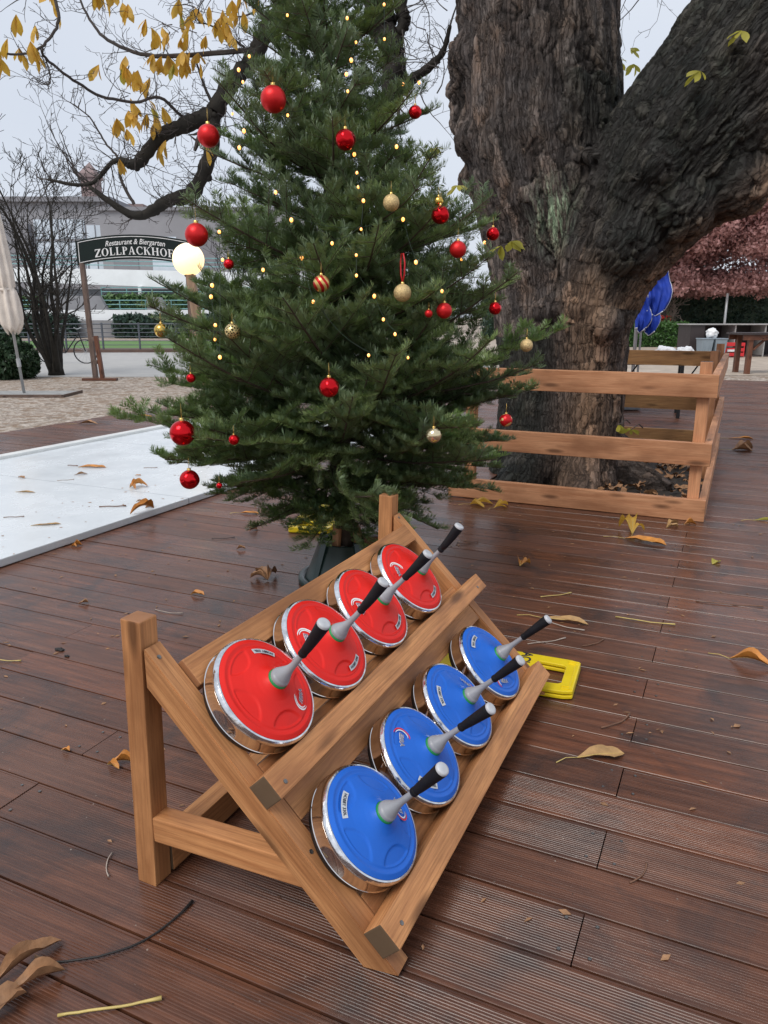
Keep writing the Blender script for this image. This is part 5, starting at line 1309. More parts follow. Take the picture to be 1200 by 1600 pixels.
def buildings():
    r0 = empty('office_building', W(-50, 120, -.05)); tag(r0, 'large grey slab office block with pale glass strip windows', 'building')
    m_ = MB(); wbox(m_, -90, -40.7, 120, 150, -.05, 17.6); part(m_, 'wall', M['facade'], r0)
    m_ = MB(); wbox(m_, -91, -40.2, 119.2, 151, 17.61, 18.3); part(m_, 'roof', M['facadedark'], r0)
    for l0, l1, z0, z1 in ((-52.1, -44.6, 7.0, 15.2), (-44.3, -40.9, 7.0, 14.4)):
        m_ = MB(); wbox(m_, l0, l1, 119.85, 119.99, z0, z1); w = part(m_, 'window', M['glass'], r0)
        m_ = MB()
        for l in np.arange(l0 + 1.2, l1, 1.2): wbox(m_, float(l), float(l) + .12, 119.76, 119.84, z0, z1)
        for z in (9.5, 12.2): wbox(m_, l0, l1, 119.70, 119.755, z, z + .25)
        q = part(m_, 'mullions', M['facadedark'], r0)
    m_ = MB(); wbox(m_, -66, -52.6, 118.6, 119.95, -.05, 14.5); part(m_, 'front_wing', M['facadedark'], r0)
    m_ = MB(); wbox(m_, -40.69, -40.0, 120.5, 149, -.05, 15.5); part(m_, 'side_wall', M['facadedark'], r0)
    r1 = empty('brick_tower', W(-43, 155, -.05)); tag(r1, 'slim red brick tower rising behind the grey office block', 'tower')
    m_ = MB(); wbox(m_, -58.0, -55.4, 156, 160, -.05, 27.0); part(m_, 'shaft', M['brick'], r1)
    m_ = MB(); wbox(m_, -58.3, -55.1, 155.7, 160.3, 27.01, 27.7); part(m_, 'cornice', M['brick'], r1)
    m_ = MB(); a = [W(-58.2, 155.8, 27.71), W(-55.2, 155.8, 27.71), W(-55.2, 160.2, 27.71), W(-58.2, 160.2, 27.71), W(-56.7, 158, 30)]; m_.add(a, [(0, 1, 4), (1, 2, 4), (2, 3, 4), (3, 0, 4)]); part(m_, 'roof', M['brick'], r1)
    m_ = MB(); wbox(m_, -53.5, -47.0, 158, 166, -.05, 22.5); part(m_, 'wing', M['brick'], r1)
    r2 = empty('flat_roofed_building', W(-30, 118, -.05)); tag(r2, 'grey flat roofed building behind the restaurant sign', 'building')
    m_ = MB(); wbox(m_, -39.5, -10, 112, 140, -.05, 15.4); part(m_, 'wall', M['facade'], r2)
    m_ = MB(); wbox(m_, -39.7, -9.5, 111.6, 140.4, 15.41, 15.9); part(m_, 'roof', M['facadedark'], r2)
    for k in range(5):
        m_ = MB(); wbox(m_, -38 + k * 5.5, -34.5 + k * 5.5, 111.9, 111.99, 6, 12); part(m_, 'window', M['glass'] if k % 2 else M['facadedark'], r2)
buildings()

def bare_tree(name, l, d, z, H, n, label, cat, seed, rad=.06, spread=.45, stems=None, depth=3, group=None, fine=.008):
    r_ = random.Random(seed); b = W(l, d, z); r0 = empty(name, b); tag(r0, label, cat, group)
    m_ = MB(); mt = MB()
    for k in range(n):
        a = r_.uniform(0, 6.28); dv = Vector((math.cos(a) * spread * r_.uniform(.3, 1), math.sin(a) * spread * r_.uniform(.3, 1), 1)).normalized()
        p = b + Vector((math.cos(a), math.sin(a), 0)) * rad * 1.2; pts = [p.copy()]; m = 14; dd = dv.copy(); rs = [rad * r_.uniform(.7, 1.1)]; r_a = rs[0]; hh = H * r_.uniform(.62, 1.0)
        for i in range(m):
            dd = (dd + Vector((r_.gauss(0, .10), r_.gauss(0, .10), .04))).normalized(); p = p + dd * hh / m; pts.append(p.copy()); rs.append(max(fine, r_a * (1 - .9 * (i + 1) / m)))
            if i > 2:
                for _ in range(2):
                    if r_.random() < .42:
                        sd = dd.cross(Vector((r_.gauss(0, 1), r_.gauss(0, 1), r_.gauss(0, 1)))).normalized()
                        twiggery(mt, p, dd * .75 + sd * .7, H * .24 * r_.uniform(.5, 1.2), max(fine, rs[-1] * .5), depth - 1, r_, .35, .28, fine * .62, 7)
        m_.tube(pts, rs, 8)
    if n > 1: m_.tube([b, b + Vector((0, 0, .30))], [rad * 2.6, rad * 1.9], 14)
    part(m_, 'trunk', M['bark_dark'], r0, True); part(mt, 'twigs', M['bark_dark'], r0)
bare_tree('bare_shrub', -7.5, 17.6, -.05, 5.4, 9, 'bare many stemmed shrub on the gravel edge left of the sign', 'shrub', 4, .07, .50)
bare_tree('bare_tree', -3.4, 21.0, -.05, 5.4, 3, 'bare leafless tree behind the globe lamp', 'tree', 8, .085, .34)
bare_tree('bare_tree', -14.5, 27.0, -.05, 7.2, 2, 'bare leafless tree at the far left behind the closed parasol', 'tree', 12, .09, .5, fine=.010)
bare_tree('bare_tree', -6.0, 30.5, -.05, 7.0, 2, 'bare leafless tree behind the railing and above the sign', 'tree', 15, .07, .55, fine=.010)
def thuja_bush():
    r0 = empty('thuja_bush', W(-8.5, 16.6, -.05)); tag(r0, 'low dark green thuja bush behind the closed parasol', 'bush')
    P = []
    for cx, cy, cz, rx, rz, n in ((-8.8, 16.8, .42, .75, .52, 9000), (-8.05, 16.5, .40, .50, .48, 6000), (-7.75, 16.7, .3, .28, .36, 2500), (-9.6, 17.0, .42, .7, .5, 6000)):
        v = rng.normal(size=(n, 3)); v /= np.linalg.norm(v, axis=1)[:, None]; q = rng.uniform(.55, 1.0, n) ** .4
        v = v * q[:, None] * np.array([rx, rx, rz]) * (1 + .12 * np.sin(v[:, :1] * 9) * np.cos(v[:, 2:] * 7))
        c = W(cx, cy, cz); P.append(v + np.array(c))
    P = np.concatenate(P); P = P[P[:, 2] > -.05]
    leaf_cloud('leaves', P, .050, M['thuja'], r0, .5, .5)
    part(MB().tube([W(-7.75, 16.65, -.05), W(-7.75, 16.65, .3)], .03, 8), 'stem', M['bark_dark'], r0)
    part(MB().tube([W(-8.5, 16.75, -.05), W(-8.6, 16.75, .45)], .04, 8), 'stem', M['bark_dark'], r0)
thuja_bush()
def bicycle():
    b = W(-9.0, 22.0, -.05); r0 = empty('bicycle', b); tag(r0, 'parked bicycle half hidden behind the bare shrub', 'bicycle')
    def at(x, z, o=0): return W(-9.0 + x, 22.0 + o, -.05 + z)
    for x in (-.52, .52):
        def circ(q, n=28): return [at(x + q * math.cos(2 * math.pi * k / n), .34 + q * math.sin(2 * math.pi * k / n)) for k in range(n + 1)]
        w = part(MB().tube(circ(.33), .018, 6, False), 'wheel', M['blacksteel'], r0)
        m_ = MB()
        for k in range(8): a = math.pi * k / 8; m_.tube([at(x - .32 * math.cos(a), .34 - .32 * math.sin(a)), at(x + .32 * math.cos(a), .34 + .32 * math.sin(a))], .003, 4)
        s = part(m_, 'spokes', M['pole'], r0)
    m_ = MB()
    for a, c in (((-.52, .34), (-.12, .80)), ((-.12, .80), (.36, .82)), ((.36, .82), (-.05, .30)), ((-.12, .80), (-.05, .30)), ((-.05, .30), (-.52, .34)), ((.52, .34), (.34, .95))): m_.tube([at(*a), at(*c)], .017, 8)
    part(m_, 'frame', M['blacksteel'], r0)
    part(MB().tube([at(.34, .95), at(.36, 1.0, -.25)], .014, 8).tube([at(.34, .95), at(.36, 1.0, .25)], .014, 8), 'handlebar', M['pole'], r0)
    part(MB().ball(at(-.16, .90), .09, 12, (1.3, .7, .4)), 'saddle', M['blackplastic'], r0, True)
bicycle()
# ------------------------------------------------------------------ right background
hedge('box_hedge', 9.6, 13.4, 34.0, 1.0, -.05, .95, 12000, .060, M['hedge'], 'low clipped bright green hedge behind the blue parasol', rough=.05)
hedge('tall_hedge', 12.6, 26, 40.0, 1.5, -.05, 2.5, 16000, .10, M['tallhedge'], 'tall dark evergreen hedge behind the serving counter', rough=.10)
hedge('tall_hedge', 6.0, 12.3, 46.0, 1.5, -.05, 2.6, 7000, .12, M['tallhedge'], 'tall dark hedge far behind the blue parasol', rough=.12)
def counter():
    b = W(11.5, 26, -.05); r0 = empty('serving_counter', b); tag(r0, 'dark brown open fronted serving counter with a pale top', 'counter')
    L0, L1, D0, D1, ZT = 10.15, 16.2, 25.8, 26.9, .98
    m_ = MB(); wbox(m_, L0 - .06, L1, D0 - .06, D1, ZT, ZT + .035); part(m_, 'counter_top', M['shelftop'], r0)
    m_ = MB(); wbox(m_, L0, L1, D1 - .06, D1 - .01, -.05, ZT - .001); part(m_, 'back_panel', M['shelfdark'], r0)
    for l in (L0, 11.62, 12.62, 13.9, 15.2): m_ = MB(); wbox(m_, l, l + .035, D0, D1 - .062, -.05, ZT - .001); part(m_, 'divider', M['shelftop'] if l > 11 else M['shelfdark'], r0)
    m_ = MB(); wbox(m_, L0 + .036, 10.62, D0, D0 + .03, -.05, ZT - .002); part(m_, 'front_panel', M['shelfdark'], r0)
    m_ = MB(); wbox(m_, 11.66, L1, D0 + .05, D1 - .062, -.04, .0); part(m_, 'plinth', M['shelfdark'], r0)
counter()
def bin_(l, label, g='grey bins before the counter'):
    b = W(l, 25.3, -.05); r0 = empty('waste_bin', b); tag(r0, label, 'bin', g)
    V = [];
    for z, w, d in ((0, .15, .17), (.58, .19, .23)):
        for x, y in ((-w, -d), (w, -d), (w, d), (-w, d)): V.append(b + Vector(W(x, y, z)))
    part(MB().add(V, [(0, 3, 2, 1), (0, 1, 5, 4), (1, 2, 6, 5), (2, 3, 7, 6), (3, 0, 4, 7)]), 'body', M['binface'], r0)
    m_ = MB(); m_.bbox(b + Vector((0, 0, .60)), (.42, .50, .035), .012, Matrix.Rotation(R(24.757), 3, 'Z')); part(m_, 'rim', M['binface'], r0)
    for x in (-.09, .09): m_ = MB(); m_.bbox(b + Vector(W(x, -.21, .30)), (.02, .035, .5), .005, Matrix.Rotation(R(24.757), 3, 'Z')); part(m_, 'rib', M['binface'], r0)
bin_(10.45, 'left of two blue grey bins before the dark counter'); bin_(10.90, 'right of two blue grey bins before the dark counter')
def lump(name, c, r_, sc, mat, seed, amp=.35, fr_=3.0):
    mb = MB().ball((0, 0, 0), 1.0, 36); V = []
    for p in mb.v:
        v = Vector(p); q = 1 + amp * noise.noise(v * fr_ * .6 + Vector((seed, 0, 0))) + amp * .5 * noise.noise(v * fr_ * 1.8 + Vector((0, seed, 0)))
        V.append(Vector((v.x * sc[0], v.y * sc[1], v.z * sc[2])) * q * r_ + Vector(c))
    mb.v = [tuple(v) for v in V]; return mb
o = lump('', W(10.66, 25.35, .72), .17, (1.1, .8, .9), None, 3.3).build('bin_liner', M['whitebag'], None, True); tag(o, 'crumpled pale plastic liner bulging from the grey bins', 'bag')
def crate():
    b = W(11.48, 25.55, -.05); r0 = empty('plastic_crate', b); tag(r0, 'red plastic bottle crate under the serving counter', 'crate')
    rt = Matrix.Rotation(R(24.757), 3, 'Z')
    for z in (.075, .225, .395): part(MB().bbox(b + Vector((0, 0, z + .02)), (.64, .42, .11), .01, rt), 'side_band', M['redcrate'], r0)
    for x in (-.30, .30):
        for y in (-.19, .19): part(MB().bbox(b + Vector(W(x, y, .24)), (.03, .03, .44), .004, rt), 'corner_post', M['redcrate'], r0)
    part(MB().bbox(b + Vector(W(-.12, -.222, .22)), (.26, .006, .07), .002, rt), 'white_mark', M['inkwhite'], r0)
crate()
def high_table():
    b = W(9.3, 18.2, -.05); r0 = empty('high_table', b); tag(r0, 'reddish brown wooden table with a dark top at the right edge', 'table')
    L0, L1, D0, D1 = 8.22, 10.4, 17.85, 18.7
    m_ = MB(); wbox(m_, L0, L1, D0, D1, .84, .885); part(m_, 'table_top', M['shelfdark'], r0)
    m_ = MB(); wbox(m_, L0 + .05, L1 - .05, D0 + .04, D0 + .075, .72, .839); part(m_, 'apron', M['tablewood'], r0)
    m_ = MB(); wbox(m_, L0 + .05, L1 - .05, D1 - .075, D1 - .04, .72, .839); part(m_, 'apron', M['tablewood'], r0)
    for l in (L0 + .26, L1 - .26):
        for d in (D0 + .13, D1 - .13): beam('leg', W(l, d, -.05), W(l, d, .838), .12, .10, tuple(W(1, 0)), M['tablewood'], r0)
    for l in (L0 + .34, L1 - .34): beam('brace', W(l, D0 + .13, .50), W(l + (.28 if l < 9 else -.28), D0 + .13, .76), .05, .06, tuple(W(0, 1)), M['tablewood'], r0)
high_table()
def beer_table():
    b = W(3.45, 9.9, 0); r0 = empty('beer_garden_table', b); tag(r0, 'folding beer garden table with black steel legs behind the fence', 'table')
    m_ = MB(); wbox(m_, 2.3, 4.0, 9.6, 10.3, .70, .735); part(m_, 'table_top', M['tablewood'], r0)
    for l in (2.95, 3.72):
        for d in (9.62 if l < 3.5 else 9.60, 10.2):
            part(MB().bbox(W(l + (.2 if d > 10 else 0), d, .345), (.035, .035, .69), .004, Matrix.Rotation(R(24.757), 3, 'Z')), 'leg', M['blacksteel'], r0)
        part(MB().tube([W(l, 9.62, .64), W(l + .2, 10.2, .64)], .014, 8), 'cross_bar', M['blacksteel'], r0)
        part(MB().tube([W(l, 9.7, .30), W(l + .25, 9.7, .68)], .010, 8), 'folding_stay', M['blacksteel'], r0)
    part(MB().tube([W(2.6, 9.95, .66), W(3.9, 9.95, .66)], .014, 8), 'frame_bar', M['blacksteel'], r0)
beer_table()
def bag(l, d, s, label, seed):
    mb = lump('', (0, 0, 0), s, (1.15, .8, .75), None, seed, .5, 2.2); c = W(l, d, .735)
    zmin = min(p[2] for p in mb.v) * .55
    V = [(x + c.x, y + c.y, c.z + max(z, zmin) - zmin + .001) for x, y, z in mb.v]; mb.v = V
    o = mb.build('plastic_bag', M['whitebag'], None, True); tag(o, label, 'bag', 'white bags on the beer table')
bag(3.62, 9.95, .125, 'white plastic bag with a peaked knot on the beer table, the left one', 1.7); bag(3.88, 10.0, .105, 'white plastic bag on the beer table, the lower right one', 5.1)
def box_under():
    b = W(3.2, 10.6, 0); r0 = empty('storage_box', b); tag(r0, 'grey plastic box on the deck under the beer table', 'box'); rt = Matrix.Rotation(R(24.757), 3, 'Z')
    part(MB().bbox(b + Vector((0, 0, .125)), (.62, .4, .235), .02, rt), 'body', M['boxgrey'], r0)
    part(MB().bbox(b + Vector((0, 0, .255)), (.66, .44, .03), .01, rt), 'lid', M['boxgrey'], r0)
box_under()
def blue_parasol():
    b = W(4.26, 13.2, 0); r0 = empty('folded_blue_parasol', b); tag(r0, 'folded royal blue parasol with white piping under the thick limb', 'parasol')
    part(MB().tube([W(4.27, 13.2, 0), W(4.27, 13.2, 2.9)], .030, 12), 'pole', M['pole'], r0, True)
    part(MB().tube([W(4.38, 13.28, 0), W(4.38, 13.28, 2.0)], .018, 10), 'support_pole', M['pole'], r0, True)
    part(MB().lathe([(.25, .001), (.26, .03), (.24, .06), (.04, .07)], 28, Matrix.Translation(b)), 'foot', M['slab'], r0)
    # bunched cloth: flaps that hang from the ribs
    rb = random.Random(2)
    for l0, l1, zt, zb, o in ((3.96, 4.30, 1.95, 1.36, -.04), (4.28, 4.76, 2.1, 1.34, -.10), (4.12, 4.42, 1.6, 1.06, -.16), (4.30, 4.62, 1.55, 1.02, -.06), (4.45, 4.80, 2.2, 1.5, .1)):
        n, m = 44, 26; V = []
        for i in range(n + 1):
            for j in range(m + 1):
                u, v = i / n, j / m; w = .45 + .55 * math.sin(math.pi * min(1, v * .75 + .12))
                l = (l0 + l1) / 2 + (u - .5) * (l1 - l0) * w + .03 * math.sin(v * 5 + l0); z = zt + (zb - zt) * v - .05 * math.sin(u * math.pi) * v + .03 * math.sin(u * 9)
                V.append(W(l, 13.2 + o + .055 * math.sin(u * 8 + l0 * 7) + .03 * math.sin(u * 19 + v * 5 + l0) + .045 * noise.noise(Vector((u * 9 + l0 * 5, v * 3.5, 2))) + .02 * noise.noise(Vector((u * 22, v * 9 + l0, 5))) + .05 * math.sin(v * 6), z))
        F = [(i * (m + 1) + j, i * (m + 1) + j + 1, (i + 1) * (m + 1) + j + 1, (i + 1) * (m + 1) + j) for i in range(n) for j in range(m)]
        f = part(MB().add(V, F), 'cloth_flap', M['bluefabric'], r0, True)
        e = [V[i * (m + 1) + m] for i in range(n + 1)]; e2 = [V[j] for j in range(m + 1)]; e3 = [V[n * (m + 1) + j] for j in range(m + 1)]
        mm = MB(); mm.tube(e, .009, 5); mm.tube(e3, .007, 5); part(mm, 'piping', M['whitetrim'], r0, True)
blue_parasol()
def plum():
    b = W(13.2, 37.5, -.05); r0 = empty('red_leaved_tree', b); tag(r0, 'broad tree with dull red autumn leaves at the right edge', 'tree')
    r_ = random.Random(31); mb = MB(); P = []
    mb.tube([b, b + Vector((0, 0, 1.2)), b + Vector((.1, 0, 2.6))], [.34, .28, .22], 14)
    tips = []
    for k in range(26):
        a = r_.uniform(0, 6.28); e = r_.uniform(.05, 1.2); L = r_.uniform(3.0, 6.2); d = Vector((math.cos(a) * math.cos(e), math.sin(a) * math.cos(e), math.sin(e))); p = b + Vector((.1, 0, 2.2)); pts = [p.copy()]; rs = [.13]
        for i in range(10):
            d = (d + Vector((r_.gauss(0, .14), r_.gauss(0, .14), -.05 if i > 5 else .02))).normalized(); p = p + d * L / 10; pts.append(p.copy()); rs.append(.13 * (1 - i / 10.5))
            if i > 2: tips.append((p.copy(), .55 + .35 * r_.random()))
        mb.tube(pts, rs, 6)
    # low drooping skirt to the right
    for k in range(80): tips.append((W(r_.uniform(12.2, 20), r_.uniform(34, 39), r_.uniform(2.3, 3.3) if r_.random() < .6 else r_.uniform(3, 6.5)), .6))
    for k in range(230): tips.append((W(r_.uniform(12.6, 22), r_.uniform(34.5, 40), r_.uniform(3.6, 8.6)), .8))
    for k in range(45): tips.append((W(r_.uniform(13.4, 18), r_.uniform(34, 37), r_.uniform(4.0, 6.2)), .75))
    for c, s in tips:
        n = 210; v = rng.normal(size=(n, 3)); v /= np.linalg.norm(v, axis=1)[:, None]; v *= (rng.random(n) ** .6)[:, None] * np.array([s * 1.35, s * 1.35, s * .6]); P.append(v + np.array(c))
    part(mb, 'trunk', M['bark_grey'], r0, True)
    leaf_cloud('crown', np.concatenate(P), .085, M['redleaf'], r0, .5, .55)
    bare = MB(); 
plum()
bare_tree('bare_tree', 12.2, 38.0, -.05, 6.0, 2, 'pale bare tree behind the low clipped hedge', 'tree', 44, .11, .3, fine=.012)
def pale_bush():
    b = W(13.4, 38.6, -.05); r0 = empty('pale_bush', b); tag(r0, 'pale twiggy bush before the tall dark hedge', 'bush'); r_ = random.Random(6); mb = MB()
    for k in range(26): twiggery(mb, b + Vector((r_.uniform(-.4, .4), r_.uniform(-.3, .3), 0)), Vector((r_.uniform(-.4, .4), r_.uniform(-.4, .4), 1)), r_.uniform(1.2, 2.4), .02, 2, r_, .3, .3, .010)
    part(mb, 'twigs', M['paletwig'], r0)
pale_bush()
for l, h, lb in ((15.25, 2.2, 'thin pale metal post before the tall hedge'),):
    b = W(l, 35, -.05); r0 = empty('metal_post', b); tag(r0, lb, 'post'); part(MB().tube([b, b + Vector((0, 0, h + .05))], .055, 12), 'shaft', M['pole'], r0, True); part(MB().lathe([(.07, 0), (.06, .03), (.0005, .045)], 12, Matrix.Translation(b + Vector((0, 0, h + .05)))), 'cap', M['pole'], r0)
def flowers():
    r_ = random.Random(9)
    for i, (l, d, lb) in enumerate(((10.0, 36.0, 'red geranium planter behind the left end of the hedge'), (12.6, 36.0, 'red geranium planter behind the right end of the hedge'))):
        b = W(l, d, -.05); r0 = empty('flower_planter', b); tag(r0, lb, 'planter', 'flower planters behind the hedge')
        m_ = MB(); wbox(m_, l - .5, l + .5, d - .2, d + .2, -.05, .85); part(m_, 'box', M['greywood'], r0)
        P = np.array(W(l, d, 1.0))[None] + rng.normal(size=(700, 3)) * np.array([.28, .2, .13]); leaf_cloud('leaves', P, .06, M['farhedge'], r0)
        P = np.array(W(l, d, 1.12))[None] + rng.normal(size=(160, 3)) * np.array([.28, .2, .08]); leaf_cloud('blossoms', P, .05, M['redcrate'], r0, .4, .8)
flowers()

# ------------------------------------------------------------------ yellow warning signs lying on the deck
def warn_sign(mtx, label, words):
    r0 = empty('wet_floor_sign', mat=mtx); tag(r0, label, 'warning sign', 'folded yellow warning signs lying on the deck')
    def panel(z, t, name, mirror=1):
        # outline with a grip opening near the top
        Wd, L = .148, .60; out = [(-Wd, 0), (Wd, 0), (Wd * .88, L * .80), (Wd * .86, L - .03), (Wd * .78, L), (-Wd * .78, L), (-Wd * .86, L - .03), (-Wd * .88, L * .80)]
        hole = [(-.070, L - .150), (.070, L - .150), (.080, L - .138), (.074, L - .055), (.064, L - .045), (-.064, L - .045), (-.074, L - .055), (-.080, L - .138)]
        bm = bmesh.new(); vo = [bm.verts.new((x, y, 0)) for x, y in out]; vh = [bm.verts.new((x, y, 0)) for x, y in hole]
        eo = [bm.edges.new((vo[i], vo[(i + 1) % len(vo)])) for i in range(len(vo))]; eh = [bm.edges.new((vh[i], vh[(i + 1) % len(vh)])) for i in range(len(vh))]
        bmesh.ops.triangle_fill(bm, use_beauty=True, use_dissolve=False, edges=eo + eh)
        g = bmesh.ops.extrude_face_region(bm, geom=list(bm.faces)); 
        for v in [q for q in g['geom'] if isinstance(q, bmesh.types.BMVert)]: v.co.z = t
        bmesh.ops.recalc_face_normals(bm, faces=bm.faces)
        for v in bm.verts: v.co.z += z
        me = bpy.data.meshes.new(name); bm.to_mesh(me); bm.free(); me.materials.append(M['yellow'])
        o = bpy.data.objects.new(name, me); COL.objects.link(o); o.parent = r0
        bv = o.modifiers.new('Bevel', 'BEVEL'); bv.width = .003; bv.segments = 2; bv.limit_method = 'ANGLE'; return o
    panel(.004, .013, 'panel'); p = panel(.021, .013, 'panel')
    # raised border and hinge lugs
    m_ = MB()
    for x in (-.10, .10):
        for q in (-.008, .008): m_.bbox((x + q, .578, .0355), (.006, .035, .005), .001)
    m_.build('hinge_lug', M['yellow'], r0)
    MB().bbox((0, .592, .020), (.22, .018, .034), .006).build('hinge_bar', M['yellow'], r0)
    for wd_, y, sz in words:
        V, F = text_mesh(wd_, sz, 0, .0012, .0004); MB().add([(x * 1.0, y + yy, .0348 + zz) for x, yy, zz in V], F).build('lettering', M['ink'], p)
    for x in (-.12, .12): MB().bbox((x, .02, .002), (.03, .03, .004), .001).build('rubber_foot', M['blackplastic'], r0)
    return r0
def lying(x, y, ang, z=.0005): return Matrix.Translation((x, y, z)) @ Matrix.Rotation(ang, 4, 'Z')
# top end points along +X on the deck beside the rack
warn_sign(lying(-1.00, 2.435, R(-90 + 4)), 'yellow plastic warning sign lying under the blue end of the rack', [('ACHTUNG', .405, .054), ('Rutschgefahr', .20, .034), ('!', .285, .11)])
warn_sign(lying(-2.37, 4.32, R(180 + 14)), 'yellow plastic warning sign lying behind the fir stand', [('ACHTUNG', .40, .058)])
# ------------------------------------------------------------------ leaves, stalks and twigs lying about
LR = random.Random(77)
def ground_leaf(x, y, z, L, ang, mat, label, curl=.25, wid=.42, lift=.0, n=1, cat='leaf', stalk=True, name='fallen_leaf', yaw=None):
    r0 = empty(name, (x, y, z)); tag(r0, label, cat, 'leaves fallen on the deck and rink')
    for k in range(n):
        a = ang + (k - (n - 1) / 2) * .75 + LR.uniform(-.15, .15); l = L * (1 if k == n // 2 else LR.uniform(.62, .9)); nL = 10
        V = []; tw = LR.uniform(-.35, .35); ph = LR.uniform(0, 6)
        for i in range(nL + 1):
            t = i / nL; w = l * wid * (math.sin(math.pi * min(1, t * .93 + .03) ** 1.35) ** .8 + .015) * .5 * (1 if i < nL else .1)
            for s in (-1, -.5, 0, .5, 1):
                zz = .002 + curl * w * abs(s) ** 1.6 * (1.0 + .5 * math.sin(ph + t * 7)) + lift * l * math.sin(math.pi * t * .95) + .05 * w * math.sin(t * 38 + s * 3) * abs(s)
                px, py = l * t, w * s * (1 - .22 * curl) * (1 + .10 * math.sin(t * 60) * (abs(s) == 1)); zz += max(0, tw * py) * .8
                V.append((px * math.cos(a) - py * math.sin(a), px * math.sin(a) + py * math.cos(a), zz))
        F = [(i * 5 + j, i * 5 + j + 1, (i + 1) * 5 + j + 1, (i + 1) * 5 + j) for i in range(nL) for j in range(4)]
        MB().add(V, F).build('leaflet', mat, r0, True)
        # midrib
        MB().tube([(V[i * 5 + 2][0], V[i * 5 + 2][1], V[i * 5 + 2][2] + .0006) for i in range(nL + 1)], [.0016 * (1 - .8 * i / nL) for i in range(nL + 1)], 5).build('midrib', M['ystalk'] if mat is not M['brownleaf'] else M['twig'], r0, True)
    if stalk:
        a = ang + math.pi + LR.uniform(-.3, .3); q = L * .5
        MB().tube([(0, 0, .003), (math.cos(a) * q * .5, math.sin(a) * q * .5, .006), (math.cos(a + .2) * q, math.sin(a + .2) * q, .003)], [.0014, .0012, .0018], 5).build('stalk', M['ystalk'], r0, True)
def stick(x, y, L, ang, rad, mat, label, bend=.12, z=.001, name='twig', cat='twig'):
    n = 10; r0p = []
    for i in range(n + 1):
        t = i / n - .5; o = bend * L * (4 * t * t - 1) * .5
        px, py = L * t, o + LR.uniform(-.004, .004) * L
        r0p.append((x + px * math.cos(ang) - py * math.sin(ang), y + px * math.sin(ang) + py * math.cos(ang), z + rad + .0025 * abs(math.sin(i * .5))))
    rs = [rad * (1.7 if i == n else (1.25 if i in (0, n - 1) else 1)) for i in range(n + 1)]
    org = (x, y, z)
    o = MB().tube(r0p, rs, 6).build(name, mat, None, True, org=org); tag(o, label, cat, 'twigs and leaf stalks lying on the deck')
Ta, Or, Br, Yl, Gy = M['tanleaf'], M['orangeleaf'], M['brownleaf'], M['yleaf'], M['gleaf']
ZR = .0465
